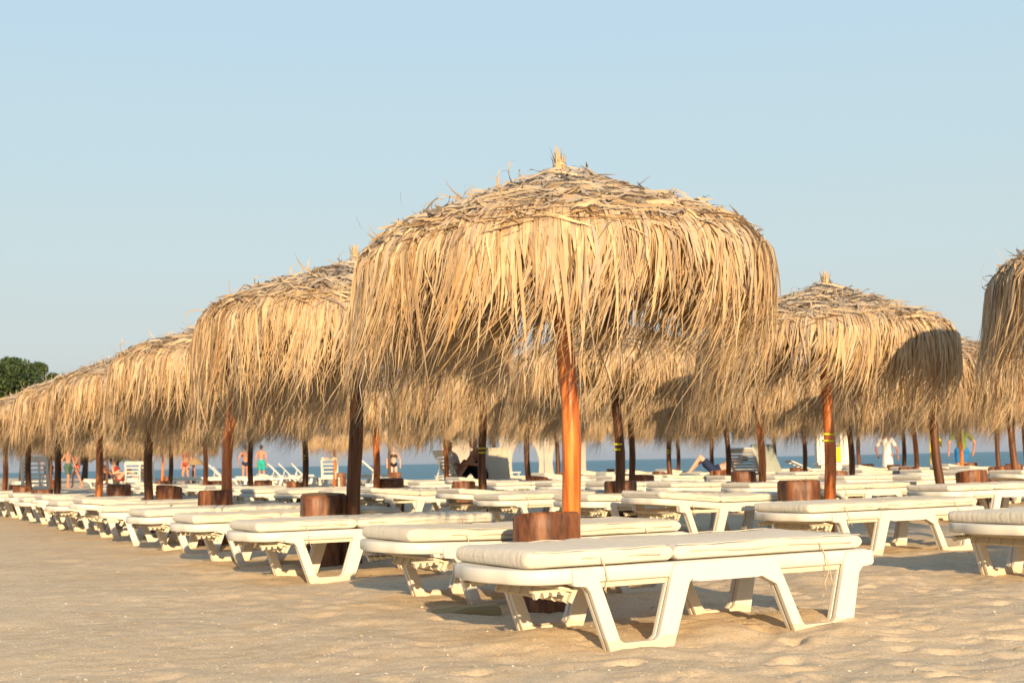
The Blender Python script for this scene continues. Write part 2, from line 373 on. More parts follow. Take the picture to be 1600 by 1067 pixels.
# ------------------------------------------------------------------ sea
def sea_mat():
    m, nt, b = mat('sea_water')
    v = coords(nt, (1, 1, 1)); n0 = noise(nt, coords(nt, (0.012, 0.05, 1)), 1.0, 4)
    c = ramp(nt, n0, [(0.35, (0.018, 0.095, 0.145)), (0.65, (0.05, 0.16, 0.20))]).outputs[0]
    L(nt, c, b.inputs['Base Color']); b.inputs['Roughness'].default_value = 0.35; b.inputs['Specular IOR Level'].default_value = 0.25
    bump(nt, b, noise(nt, v, 0.9, 6, 0.65), 1.0, 0.5)
    return m
M['sea'] = sea_mat()
se = []; ue = [-3000, -400, -100, 0, 60, 150, 400, 1200, 4000, 9000]; ve = [38, 60, 120, 300, 900, 3000, 12000]
sv = [(*UV(a, b), -0.95) for b in ve for a in ue]; w = len(ue)
sf = [(j * w + i, j * w + i + 1, (j + 1) * w + i + 1, (j + 1) * w + i) for j in range(len(ve) - 1) for i in range(w - 1)]
tag(mesh_obj('sea', sv, sf, M['sea']), 'calm blue sea beyond the beach', None, kind='structure')

# ------------------------------------------------------------------ thatched parasols
def blades(P, Wd, side):
    """P (N,K,3) centre lines, Wd (N,K) half widths, side (N,K,3) -> verts (N,K*2,3)"""
    a = P - side * Wd[..., None]; b = P + side * Wd[..., None]
    return np.stack([a, b], 2).reshape(P.shape[0], -1, 3)
def blade_faces(n, k):
    q = np.arange(k - 1) * 2
    one = np.stack([q, q + 1, q + 3, q + 2], -1)
    return (np.arange(n)[:, None, None] * (2 * k) + one[None]).reshape(-1, 4)
ROOF_Z, ROOF_R = 2.19, 1.005
def roof_z(r):
    r = np.maximum(r, 0); return ROOF_Z - 0.345 * r - 0.055 * (1 - np.exp(-r / 0.14)) - 0.05 * np.minimum(r, 1.12) ** 10
def norm(a): return a / np.maximum(1e-9, np.linalg.norm(a, axis=-1, keepdims=True))
def skirt_layer(g, n, clumps, len0, len1, w0, w1, wind, curl, rin, rout, val, grey, zoff=0.0, K=8, spread=0.5, lenf=1.0, gap=0.0):
    cph = g.uniform(0, 2 * np.pi, clumps); clen = g.normal(1, 0.2, clumps); clean = g.normal(0, 0.13, clumps); cval = g.normal(0, 0.10, clumps); crad = g.normal(0, 0.02, clumps)
    ci = g.integers(0, clumps, n)
    ph = cph[ci] + g.normal(0, spread * 2 * np.pi / clumps, n)
    lobe = 1 + 0.10 * np.sin(2 * ph + clen[0] * 9) + 0.08 * np.sin(5 * ph + clen[1] * 9) - gap * np.exp(-((np.mod(ph + np.pi / 2 + np.pi, 2 * np.pi) - np.pi) / 0.55) ** 2)
    ln = np.clip(g.uniform(len0, len1, n) * clen[ci] * lobe * lenf, 0.05, 0.98); lean = clean[ci] + g.normal(0, 0.11, n)
    r0 = g.uniform(rin, rout, n); rr = ROOF_R + crad[ci] + g.normal(0, 0.022, n)
    t = np.linspace(0, 1, K)[None, :]
    z0 = roof_z(r0) + g.uniform(0.0, 0.035, n) + zoff
    # path: over the shoulder, then hanging
    over = np.maximum(rr - r0, 0.01); tot = over + ln; s = t * tot[:, None]
    f = np.clip(s / over[:, None], 0, 1); hang = np.maximum(s - over[:, None], 0)
    rad = r0[:, None] + (rr - r0)[:, None] * (1 - (1 - f) ** 1.3)
    z = roof_z(rad) + (z0 - roof_z(r0))[:, None] * (1 - 0.5 * f) + 0.012 * np.sin(f * np.pi) - hang
    rad = rad + 0.03 * (1 - np.exp(-hang / 0.08))
    hr = hang / 0.8
    rad = rad + g.normal(0.015, 0.035, n)[:, None] * np.sin(np.clip(hr, 0, 1) * np.pi) - 0.05 * hr ** 2 + g.normal(0, 0.035, n)[:, None] * hr
    phi = ph[:, None] + (lean[:, None] * hang) / rad
    X = rad * np.cos(phi); Y = rad * np.sin(phi)
    wv = wind * g.uniform(0.3, 1.5, n)
    X = X - wv[:, None] * hr ** 1.7; Y = Y + 0.25 * wv[:, None] * hr ** 1.7
    z = z + 0.28 * np.abs(wv)[:, None] * hr ** 2
    X = X + curl * g.normal(0, 1, (n, 1)) * hr ** 2 + curl * 0.5 * g.normal(0, 1, (n, K)) * hr
    Y = Y + curl * g.normal(0, 1, (n, 1)) * hr ** 2 + curl * 0.5 * g.normal(0, 1, (n, K)) * hr
    rho = np.sqrt(X * X + Y * Y); k_ = np.where(rho > 1.05, (1.05 + 0.3 * (rho - 1.05)) / rho, 1.0); X = X * k_; Y = Y * k_
    P = np.stack([X, Y, z], -1)
    tang = np.stack([-np.sin(ph), np.cos(ph), np.zeros(n)], -1); radv = np.stack([np.cos(ph), np.sin(ph), np.zeros(n)], -1)
    tw = g.normal(0, 0.55, (n, 1)) + g.normal(0, 0.7, (n, 1)) * t
    side = norm(np.cos(tw)[..., None] * tang[:, None] + np.sin(tw)[..., None] * radv[:, None])
    wd = g.uniform(w0, w1, n)[:, None] * 0.5 * np.interp(t, [0, 0.2, 0.5, 0.8, 1.0], [0.7, 1, 0.9, 0.5, 0.1])
    vv = np.clip(val + cval[ci] + g.normal(0, 0.22, n), 0, 1); gg = np.clip(g.normal(grey, 0.14, n) + np.abs(g.normal(0, 0.16, clumps))[ci], 0, 0.9)
    return P, wd, side, vv, gg
def roof_layer(g, n, l0, l1, w0, w1, val, grey, lift, off, K=5, rmin=0.05, radial=0.25, rmax=0.97):
    r = np.sqrt(g.uniform(rmin ** 2, rmax ** 2, n)); ph = g.uniform(0, 2 * np.pi, n)
    be = np.where(g.random(n) < 0.5, g.normal(0.4, 0.5, n), np.pi - g.normal(0.4, 0.5, n))
    rad = g.random(n) < radial; be = np.where(rad, g.normal(np.pi / 2, 0.4, n), be)
    ln = g.uniform(l0, l1, n); t = np.linspace(0, 1, K)[None]
    rr = np.clip(r[:, None] + np.sin(be)[:, None] * ln[:, None] * t, 0.03, 1.4)
    lim = (0.93 + 0.06 * g.random(n))[:, None]; rr = np.where(rr > lim, lim + (rr - lim) * 0.3, rr)
    p = ph[:, None] + np.cos(be)[:, None] * ln[:, None] * t / np.maximum(rr, 0.12) + g.normal(0, 0.1, (n, 1)) * t ** 2
    lf = lift * g.random(n) ** 3
    z = roof_z(rr) + g.uniform(0.0, off, n)[:, None] + lf[:, None] * t ** 2 + 0.012 * np.sin(t * np.pi) + g.normal(0, 0.006, (n, K))
    P = np.stack([rr * np.cos(p), rr * np.sin(p), z], -1)
    d = norm(np.gradient(P, axis=1)); nrm = norm(np.stack([0.42 * np.cos(p), 0.42 * np.sin(p), np.ones_like(p)], -1))
    tw = g.normal(0, 0.6, (n, 1)) + g.normal(0, 1.0, (n, 1)) * t
    s0 = norm(np.cross(d, nrm)); side = norm(s0 * np.cos(tw)[..., None] + nrm * np.sin(tw)[..., None])
    wd = g.uniform(w0, w1, n)[:, None] * 0.5 * np.interp(t, [0, 0.25, 0.6, 1], [0.5, 1, 0.85, 0.12])
    vv = np.clip(g.normal(val, 0.22, n), 0, 1); gg = np.clip(grey * np.interp(r, [0, 0.7, 1.0], [1.15, 1.0, 0.35]) + g.normal(0, 0.2, n), 0, 0.95)
    return P, wd, side, vv, gg
def stray_layer(g, n):
    K = 9; ph = np.where(g.random(n) < 0.6, g.normal(np.pi, 0.7, n), g.uniform(0, 2 * np.pi, n)); r = g.uniform(0.25, 1.0, n); t = np.linspace(0, 1, K)[None]
    ln = g.uniform(0.08, 0.22, n)[:, None]; rise = g.uniform(-0.1, 0.5, n)[:, None]; cu = g.normal(-0.8, 3.2, (n, 1)); az = ph[:, None] + g.normal(0, 0.8, (n, 1))
    ang = rise + cu * t ** 1.3
    st = ln / (K - 1)
    dx = np.cumsum(np.cos(ang) * st, 1); dz = np.cumsum(np.sin(ang) * st, 1)
    X = r[:, None] * np.cos(ph)[:, None] + dx * np.cos(az); Y = r[:, None] * np.sin(ph)[:, None] + dx * np.sin(az); z = roof_z(r)[:, None] + 0.02 + dz
    P = np.stack([X, Y, z], -1); d = norm(np.gradient(P, axis=1)); rv = norm(g.normal(0, 1, (n, 1, 3))); side = norm(np.cross(d, np.broadcast_to(rv, d.shape)))
    wd = g.uniform(0.006, 0.018, n)[:, None] * 0.5 * np.interp(t, [0, 0.5, 1], [1, 0.8, 0.15])
    return P, wd, side, np.clip(g.normal(0.4, 0.25, n), 0, 1), np.clip(g.normal(0.35, 0.2, n), 0, 1)
def knot_layer(g, n):
    K = 4; t = np.linspace(0, 1, K)[None]; a = g.uniform(0, 6.28, n); r0 = g.uniform(0.0, 0.022, n); fl = g.uniform(0.0, 0.045, n); h = g.uniform(0.07, 0.15, n)
    rr = r0[:, None] * 0.7 + 0.05 * (1 - t) ** 3 + fl[:, None] * t ** 1.5
    P = np.stack([rr * np.cos(a)[:, None], rr * np.sin(a)[:, None], ROOF_Z - 0.035 + h[:, None] * t], -1)
    side = np.broadcast_to(np.stack([-np.sin(a), np.cos(a), 0 * a], -1)[:, None], P.shape)
    wd = g.uniform(0.008, 0.016, n)[:, None] * 0.5 * np.interp(t, [0, 0.6, 1], [1, 1, 0.3])
    return P, wd, side, np.clip(g.normal(0.6, 0.2, n), 0, 1), np.clip(g.normal(0.15, 0.1, n), 0, 1)
def layer_mesh(layers):
    V, Fq, T, o = [], [], [], 0
    for P, wd, side, vv, gg in layers:
        n, K = P.shape[:2]; V.append(blades(P, wd, side).reshape(-1, 3)); Fq.append(blade_faces(n, K) + o); o += n * K * 2
        tt = np.zeros((n, 2 * K, 4), np.float32); tt[..., 0] = vv[:, None]; tt[..., 1] = gg[:, None]; tt[..., 3] = 1; T.append(tt.reshape(-1, 4))
    return np.concatenate(V), np.concatenate(Fq), np.concatenate(T)

def make_parasol(seed, leaf_count=0, dense=1.0, wind=0.16, lenf=1.0, gap=0.0):
    """a parasol at the origin: pole, rafters, underlay, roof thatch, skirt (> leaf), topknot"""
    g = np.random.default_rng(seed); root = empty('thatched_parasol')
    # pole: a slightly crooked log
    bm = bmesh.new(); n = 12; pts = []; rd = []
    for i in range(n + 1):
        z = -0.15 + i * (2.30 / n); pts.append((0.012 * math.sin(i * 0.9 + seed), 0.012 * math.cos(i * 0.7 + seed * 2), z)); rd.append(0.051 - 0.0008 * i + 0.0018 * math.sin(i * 2.3 + seed))
    add_tube(bm, pts, rd, 16); bm_obj('pole', bm, M['pole'], root)
    for k in range(8):
        a = k * math.pi / 4 + 0.2; bm = bmesh.new(); c, s = math.cos(a), math.sin(a)
        add_tube(bm, [(0.03 * c, 0.03 * s, 2.09), (0.5 * c, 0.5 * s, float(roof_z(0.5)) - 0.05), (0.98 * c, 0.98 * s, float(roof_z(0.98)) - 0.05)], [0.018, 0.016, 0.013], 6); bm_obj('rafter', bm, M['rafter'], root)
    bm = bmesh.new(); zz = float(roof_z(0.97)) - 0.075
    add_tube(bm, [(0.97 * math.cos(k * 2 * math.pi / 32), 0.97 * math.sin(k * 2 * math.pi / 32), zz) for k in range(33)], 0.011, 6, False); bm_obj('hoop', bm, M['rafter'], root)
    # underlay mat
    rs = np.linspace(0.02, 0.99, 9); ps = np.linspace(0, 2 * np.pi, 49)[:-1]
    RR, PP = np.meshgrid(rs, ps); zz = roof_z(RR) - 0.022 + g.normal(0, 0.008, RR.shape)
    mv = np.stack([RR * np.cos(PP), RR * np.sin(PP), zz], -1).reshape(-1, 3); k = len(rs)
    mf = [(i * k + j, ((i + 1) % 48) * k + j, ((i + 1) % 48) * k + j + 1, i * k + j + 1) for i in range(48) for j in range(k - 1)]
    mesh_obj('underlay', mv, mf, M['mat'], root, True)
    d = dense
    roof = [roof_layer(g, int(2000 * d), 0.16, 0.40, 0.014, 0.029, 0.38, 0.74, 0.03, 0.03), roof_layer(g, int(1500 * d), 0.12, 0.34, 0.010, 0.024, 0.60, 0.60, 0.07, 0.055), stray_layer(g, int(110 * d))]
    v, f, t = layer_mesh(roof); tag(np_mesh('roof_thatch', v, f, M['straw'], root, False, t), kind='stuff')
    kw = dict(lenf=lenf, gap=gap)
    inner = skirt_layer(g, int(330 * d), 56, 0.25, 0.50, 0.012, 0.022, wind * 0.8, 0.012, 0.90, 0.96, 0.2, 0.15, -0.045, **kw)
    cover = skirt_layer(g, int(1300 * d), 110, 0.03, 0.24, 0.012, 0.025, wind * 0.6, 0.006, 0.66, 0.98, 0.66, 0.28, 0.016, **kw)
    outer = skirt_layer(g, int(1300 * d), 84, 0.16, 0.46, 0.010, 0.025, wind * 0.9, 0.010, 0.84, 0.99, 0.60, 0.12, spread=0.42, **kw)
    mid = skirt_layer(g, int(800 * d), 54, 0.28, 0.62, 0.007, 0.016, wind, 0.024, 0.82, 0.97, 0.52, 0.12, spread=0.42, **kw)
    thin = skirt_layer(g, int(1500 * d), 85, 0.32, 0.78, 0.003, 0.007, wind * 1.3, 0.045, 0.86, 0.98, 0.55, 0.12, K=9, spread=0.45, **kw)
    v, f, t = layer_mesh([inner, cover, outer, mid, thin]); sk = tag(np_mesh('skirt', v, f, M['straw'], root, False, t), kind='stuff')
    if leaf_count:
        # the broad leaves that show best: on the outer face of the skirt, one object each
        P, wd, side, vv, gg = skirt_layer(g, leaf_count, 80, 0.14, 0.46, 0.016, 0.029, wind * 0.8, 0.010, 0.80, 0.98, 0.70, 0.16, 0.020, spread=0.6, **kw)
        vb = blades(P, wd, side); fq = blade_faces(1, P.shape[1])
        for i in range(leaf_count):
            tt = np.zeros((vb.shape[1], 4), np.float32); tt[:, 0] = vv[i]; tt[:, 1] = gg[i]; tt[:, 3] = 1
            np_mesh('leaf', vb[i], fq, M['straw'], sk, False, tt)
    v, f, t = layer_mesh([knot_layer(g, 44)]); kn = np_mesh('topknot', v, f, M['straw'], root, False, t)
    bm = bmesh.new(); add_tube(bm, [(0.026 * math.cos(k * math.pi / 8), 0.026 * math.sin(k * math.pi / 8), ROOF_Z + 0.02 + 0.003 * math.sin(k)) for k in range(17)], 0.006, 5, False); bm_obj('binding', bm, M['string'], kn)
    return root
def make_stump(seed):
    root = empty('wooden_stump'); g = random.Random(seed)
    bm = bmesh.new(); n = 40; hs = [-0.12, 0.0, 0.12, 0.24, 0.36, 0.425, 0.44]; rings = []
    lob = [g.uniform(0.008, 0.02) for _ in range(4)]; php = [g.uniform(0, 6.28) for _ in range(4)]
    tilt = 0.10 if seed == 2 else g.uniform(-0.07, 0.07); ck = g.uniform(0, 6.28)
    for j, h in enumerate(hs):
        ring = []
        for k in range(n):
            a = 2 * math.pi * k / n; r = 0.165 + sum(lob[q] * math.sin((q + 2) * a + php[q]) * 0.5 for q in range(4)) + 0.01 * (0.4 - h) + 0.0035 * g.uniform(-1, 1) 
            dd = abs((a - ck + math.pi) % (2 * math.pi) - math.pi)
            if dd < 0.10: r -= 0.022
            if j == 6: r -= 0.014
            x, y = r * math.cos(a), r * math.sin(a)
            ring.append(bm.verts.new((x, y, h + (tilt * x if h > 0.3 else 0))))
        rings.append(ring)
    for j in range(len(hs) - 1):
        for k in range(n):
            f = bm.faces.new((rings[j][k], rings[j][(k + 1) % n], rings[j + 1][(k + 1) % n], rings[j + 1][k])); f.smooth = True
    bm_obj('trunk', bm, M['stump'], root)
    bm = bmesh.new(); top = [bm.verts.new(v) for v in [(0, 0, 0.438)]]
    rr = []
    for s in (0.5, 0.985):
        ring = []
        for k in range(n):
            a = 2 * math.pi * k / n; r = 0.151 + sum(lob[q] * math.sin((q + 2) * a + php[q]) * 0.5 for q in range(4))
            dd = abs((a - ck + math.pi) % (2 * math.pi) - math.pi)
            if dd < 0.10: r -= 0.022
            x, y = r * s * math.cos(a), r * s * math.sin(a); ring.append(bm.verts.new((x, y, 0.4395 + tilt * x + g.uniform(-1, 1) * 0.0015)))
        rr.append(ring)
    for k in range(n):
        bm.faces.new((top[0], rr[0][k], rr[0][(k + 1) % n])); bm.faces.new((rr[0][k], rr[1][k], rr[1][(k + 1) % n], rr[0][(k + 1) % n]))
    bm_obj('table_top', bm, M['stump_top'], root)
    return root

# ------------------------------------------------------------------ loungers (local x from head to foot, y across, z up)
LW, LL = 0.345, 1.80
def outline(inset=0.0, x0=0.0, x1=LL, w=LW, rh=0.17, rf=0.05, bow=0.035):
    pts = []
    def arc(cx, cy, r, a0, a1, n):
        for k in range(n + 1):
            a = a0 + (a1 - a0) * k / n; pts.append((cx + r * math.cos(a), cy + r * math.sin(a)))
    i = inset
    arc(x1 - rf, -w + rf, rf - i * 0.5, -math.pi / 2, 0, 4); arc(x1 - rf, w - rf, rf - i * 0.5, 0, math.pi / 2, 4)
    if x0 < 0.5: pts.append((0.84, w - i * 0.5)); pts.append((0.74, w - i * 0.5))
    arc(x0 + rh, w - rh, rh - i * 0.5, math.pi / 2, math.pi, 8)
    for k in range(1, 6): y = (w - rh) * (1 - 2 * k / 6); pts.append((x0 + i * 0.5 - bow * (1 - (y / (w - rh)) ** 2), y))
    arc(x0 + rh, -w + rh, rh - i * 0.5, math.pi, 1.5 * math.pi, 8)
    if x0 < 0.5: pts.append((0.74, -w + i * 0.5)); pts.append((0.84, -w + i * 0.5))
    return [(x + (i * 0.5 if x < 0.9 else -i * 0.5), y + (i * 0.5 if y < 0 else -i * 0.5)) for x, y in pts]
def ring_frame(bm, rings, cap_top=None, cap_bot=None):
    vr = [[bm.verts.new((x, y, z)) for x, y in pl] for pl, z in rings]; n = len(vr[0])
    for a, b in zip(vr[:-1], vr[1:]):
        for k in range(n): bm.faces.new((a[k], a[(k + 1) % n], b[(k + 1) % n], b[k])).smooth = True
    if cap_top is not None: bm.faces.new(vr[cap_top])
    if cap_bot is not None: bm.faces.new(vr[cap_bot][::-1])
def bed_frame_bm(x0=0.085, rh=0.17, bow=0.035, tilt=0.0):
    bm = bmesh.new()
    O = lambda i: outline(i, x0=x0, rh=rh, bow=bow)
    ring_frame(bm, [(O(0.05), 0.300), (O(0.046), 0.262), (O(0.040), 0.258), (O(0.006), 0.258), (O(0.0), 0.264), (O(0.0), 0.304), (O(0.004), 0.311), (O(0.012), 0.314), (O(0.09), 0.313), (O(0.10), 0.306)], 9, 0)
    if tilt: bmesh.ops.rotate(bm, cent=Vector((0.79, 0, 0.31)), matrix=Matrix.Rotation(tilt, 3, 'Y'), verts=[v for v in bm.verts if v.co.x < 0.79])
    return bm
U1 = [(0.292, 0.300), (0.298, 0.311), (0.384, 0.311), (0.398, 0.296), (0.492, 0.042), (0.510, 0.028), (0.652, 0.028), (0.672, 0.042), (0.750, 0.296), (0.760, 0.311), (0.84, 0.311), (0.842, 0.252), (0.822, 0.234), (0.742, 0.004), (0.726, -0.03), (0.462, -0.03), (0.448, 0.0), (0.368, 0.222), (0.350, 0.244), (0.296, 0.250)]
U2 = [(1.186, 0.234), (1.186, 0.311), (1.246, 0.311), (1.260, 0.296), (1.379, 0.043), (1.395, 0.028), (1.542, 0.028), (1.558, 0.042), (1.628, 0.296), (1.642, 0.311), (1.775, 0.311), (1.782, 0.302), (1.782, 0.258), (1.772, 0.250), (1.718, 0.244), (1.698, 0.222), (1.650, 0.0), (1.634, -0.03), (1.362, -0.03), (1.342, 0.0), (1.256, 0.2)]
ARCH = [(0.838, 0.240), (0.838, 0.3105), (1.189, 0.3105), (1.189, 0.240), (1.15, 0.236), (0.87, 0.236)]
def leg_bm(poly, s):
    bm = bmesh.new(); y0 = 0.350
    add_prism(bm, poly, s * (y0 + 0.014), s * (y0 - 0.012), 0.005)
    add_prism(bm, offset_poly(poly, 0.007), s * (y0 - 0.0125), s * (y0 - 0.022))
    add_prism(bm, offset_poly(poly, 0.002), s * (y0 - 0.0225), s * (y0 - 0.044), 0.003)
    return bm
def cushion_bm(x0, x1, w, z0, th, seed, tilt=0.0, head_round=0.10, puff=1.0):
    """a stuffed pad: superellipse sections along x, with wrinkles"""
    g = random.Random(seed); ns, nc = 44, 36; bm = bmesh.new(); rings = []
    for i in range(ns + 1):
        t = i / ns; x = x0 + (x1 - x0) * (0.5 - 0.5 * math.cos(math.pi * t)) ; e0 = min(1, (x - x0) / head_round); e1 = min(1, (x1 - x) / 0.03)
        sw = (1 - (1 - e0) ** 2.4) ** 0.5 * 0.14 + 0.86 if head_round > 0.06 else 1.0 - 0.03 * (1 - e0) ** 2
        sh = min((1 - (1 - min(1, (x - x0) / 0.03)) ** 2.4) ** 0.5, (1 - (1 - e1) ** 2.4) ** 0.5); sh = max(sh, 0.02)
        ring = []
        for k in range(nc):
            a = 2 * math.pi * k / nc; ca, sa = math.cos(a), math.sin(a); p = 2 / 13.0
            y = w * sw * math.copysign(abs(ca) ** p, ca); zz = math.copysign(abs(sa) ** (2 / 6.0), sa)
            z = z0 + th / 2 + th / 2 * zz * sh * (1 + 0.07 * puff * (1 - (y / w) ** 2) * (1 if sa > 0 else 0))
            nn = mnoise.noise(Vector((x * 5 + seed * 3.1, y * 7, z * 9))) * 0.008 + mnoise.noise(Vector((x * 17 + seed, y * 11, z * 26))) * 0.0035
            ring.append(bm.verts.new((x, y + nn * ca * 1.4, z + (nn if sa > -0.3 else 0))))
        rings.append(ring)
    for i in range(ns):
        for k in range(nc): bm.faces.new((rings[i][k], rings[i][(k + 1) % nc], rings[i + 1][(k + 1) % nc], rings[i + 1][k])).smooth = True
    bm.faces.new(rings[0]); bm.faces.new(rings[-1][::-1])
    if tilt:
        piv = Vector((0.79, 0, 0.31)); bmesh.ops.rotate(bm, cent=piv, matrix=Matrix.Rotation(tilt, 3, 'Y'), verts=bm.verts)
    return bm
def string_bm(x, s, z, g, n=2, ln=0.14):
    bm = bmesh.new()
    for k in range(n):
        a = g.uniform(-0.03, 0.03); b = g.uniform(-0.04, 0.04); l = ln * g.uniform(0.7, 1.1)
        add_tube(bm, [(x, s * 0.372, z), (x + a * 0.3, s * 0.38, z - l * 0.35), (x + a, s * 0.378, z - l * 0.7), (x + a + b * 0.4, s * 0.376, z - l)], 0.0018, 5)
    add_tube(bm, [(x, s * 0.318, z + 0.08), (x, s * 0.345, z + 0.052), (x, s * 0.370, z)], 0.0025, 5)
    return bm
def make_lounger(seed, tilt=0.0, detail=True):
    root = empty('sun_lounger'); g = random.Random(seed)
    bm_obj('bed_frame', bed_frame_bm(tilt=tilt), M['plastic'], root)
    for s in (-1, 1):
        for poly in (U1, U2): bm_obj('leg', leg_bm(poly, s), M['plastic'], root)
        bm = bmesh.new(); add_prism(bm, ARCH, s * 0.363, s * 0.335, 0.0); bm_obj('side_rail', bm, M['plastic'], root)
    bm = bmesh.new()                                    # ratchet bar under the head
    add_box(bm, (0.33, 0, 0.212), (0.018, 0.60, 0.062), Matrix.Rotation(0.5, 3, 'Y'), 0.003)
    add_box(bm, (0.30, 0, 0.236), (0.07, 0.60, 0.012), Matrix.Rotation(0.25, 3, 'Y'), 0.003)
    for k in range(7): add_box(bm, (0.318, -0.27 + k * 0.09, 0.207), (0.026, 0.012, 0.05), Matrix.Rotation(0.5, 3, 'Y'), 0.002)
    bm_obj('ratchet_bar', bm, M['plastic_in'], root)
    for s in (-1, 1):
        bm = bmesh.new(); add_box(bm, (0.23, s * 0.2875, 0.233), (0.15, 0.025, 0.008))
        for k in range(4): add_prism(bm, [(0.16 + k * 0.036, 0.235), (0.19 + k * 0.036, 0.235), (0.184 + k * 0.036, 0.213), (0.168 + k * 0.036, 0.205 + 0.004 * k)], s * 0.30, s * 0.275)
        bm_obj('ratchet_teeth', bm, M['plastic_in'], root)
    for s in (-1, 1):
        bm = bmesh.new(); add_box(bm, (1.0, s * 0.318, 0.249), (1.25, 0.022, 0.026), None, 0.003); bm_obj('bed_rib', bm, M['plastic_in'], root)
    ch = bm_obj('cushion_head', cushion_bm(0.125, 0.785, 0.315, 0.315, 0.064, seed, tilt, 0.07), M['cushion'], root)
    cf = bm_obj('cushion_foot', cushion_bm(0.789, 1.765, 0.318, 0.315, 0.064, seed + 5, 0, 0.05), M['cushion'], root)
    if detail:
        for (pad, xa, xb, w_) in ((ch, 0.155, 0.775, 0.311), (cf, 0.80, 1.755, 0.314)):
            for zz in (0.3765,):
                bm = bmesh.new(); loop = []; nn = 18
                for k in range(nn + 1): loop.append((xa + (xb - xa) * k / nn, -w_, zz + 0.0022 * math.sin(k * 1.3 + seed)))
                for k in range(1, 7): loop.append((xb + 0.006, -w_ + 2 * w_ * k / 7, zz + 0.0015 * math.sin(k * 2 + seed)))
                for k in range(nn + 1): loop.append((xb - (xb - xa) * k / nn, w_, zz + 0.0022 * math.sin(k * 1.1 + seed)))
                add_tube(bm, loop, 0.0022, 5)
                if tilt and pad is ch: bmesh.ops.rotate(bm, cent=Vector((0.79, 0, 0.31)), matrix=Matrix.Rotation(tilt, 3, 'Y'), verts=bm.verts)
                bm_obj('piping', bm, M['cushion'], pad)
        for s in (-1, 1):
            bm = bmesh.new(); add_tube(bm, [(0.36 + k * 0.036, s * (0.3170 + 0.002 * math.sin(k * 1.7)), 0.345 + 0.003 * math.sin(k * 0.9 + seed)) for k in range(11)], 0.0026, 5)
            if tilt: bmesh.ops.rotate(bm, cent=Vector((0.79, 0, 0.31)), matrix=Matrix.Rotation(tilt, 3, 'Y'), verts=bm.verts)
            bm_obj('zip', bm, M['seam'], ch)
            bm = bmesh.new(); add_tube(bm, [(0.86 + k * 0.07, s * (0.3200 + 0.002 * math.sin(k * 1.7)), 0.347 + 0.004 * math.sin(k * 0.9 + seed)) for k in range(13)], 0.0024, 5); bm_obj('zip', bm, M['seam'], cf)
        for x in (0.44, 1.52): bm_obj('tie_string', string_bm(x, -1, 0.27, g, 2, 0.05 if x < 1 else 0.13), M['string'], root)
    return root
def make_far_lounger(seed, tilt=0.0):
    """the same lounger with its pieces merged, for the far rows"""
    root = empty('sun_lounger'); bm = bed_frame_bm(tilt=tilt)
    for s in (-1, 1):
        for poly in (U1, U2): add_prism(bm, poly, s * 0.363, s * 0.31)
        add_prism(bm, ARCH, s * 0.3625, s * 0.335)
    bm_obj('bed_frame', bm, M['plastic'], root)
    bm_obj('cushion_head', cushion_bm(0.125, 0.785, 0.315, 0.315, 0.064, seed, tilt, 0.07), M['cushion'], root)
    bm_obj('cushion_foot', cushion_bm(0.789, 1.765, 0.318, 0.315, 0.064, seed + 5, 0, 0.05), M['cushion'], root)
    return root
def make_upright_lounger(angle, rows=8, cols=1):
    """a bare plastic lounger with its slotted back raised"""
    root = empty('upright_lounger')
    bm_obj('bed_frame', bed_frame_bm(0.70, 0.05, 0.0), M['plastic'], root)
    for s in (-1, 1):
        for poly in (U1, U2): bm_obj('leg', leg_bm(poly, s), M['plastic'], root)
        bm = bmesh.new(); add_box(bm, (0.52, s * 0.335, 0.27), (0.44, 0.03, 0.06), None, 0.006); bm_obj('side_rail', bm, M['plastic'], root)
    rot = Matrix.Rotation(angle, 4, 'Y'); piv = Matrix.Translation((0.78, 0, 0.30))
    Mx = piv @ rot
    def lift(bm): bmesh.ops.transform(bm, matrix=Mx, verts=bm.verts); return bm
    bm = bmesh.new()                                     # local: x from hinge 0 to -0.76
    w = 0.30
    for s in (-1, 1): add_box(bm, (-0.36, s * (w - 0.03), 0), (0.70, 0.06, 0.035), None, 0.012)
    add_box(bm, (-0.72, 0, 0), (0.10, 2 * w - 0.03, 0.036), None, 0.014); add_box(bm, (-0.03, 0, 0), (0.07, 2 * w - 0.1, 0.03), None, 0.008)
    for c in range(1, cols): add_box(bm, (-0.36, -w + 2 * w * c / cols, 0), (0.68, 0.045, 0.032), None, 0.008)
    br = bm_obj('backrest', lift(bm), M['plastic'], root)
    for k in range(rows):
        bm = bmesh.new(); add_box(bm, (-0.095 - k * (0.565 / (rows - 1)), 0, -0.002), (0.045, 2 * w - 0.08, 0.014), None, 0.003); bm_obj('slat', lift(bm), M['plastic'], br)
    for s in (-1, 1):
        bm = bmesh.new(); p = Mx @ Vector((-0.42, s * 0.22, -0.02)); add_tube(bm, [p, (0.42, s * 0.22, 0.25)], 0.016, 8); bm_obj('prop', bm, M['plastic'], root)
    return root

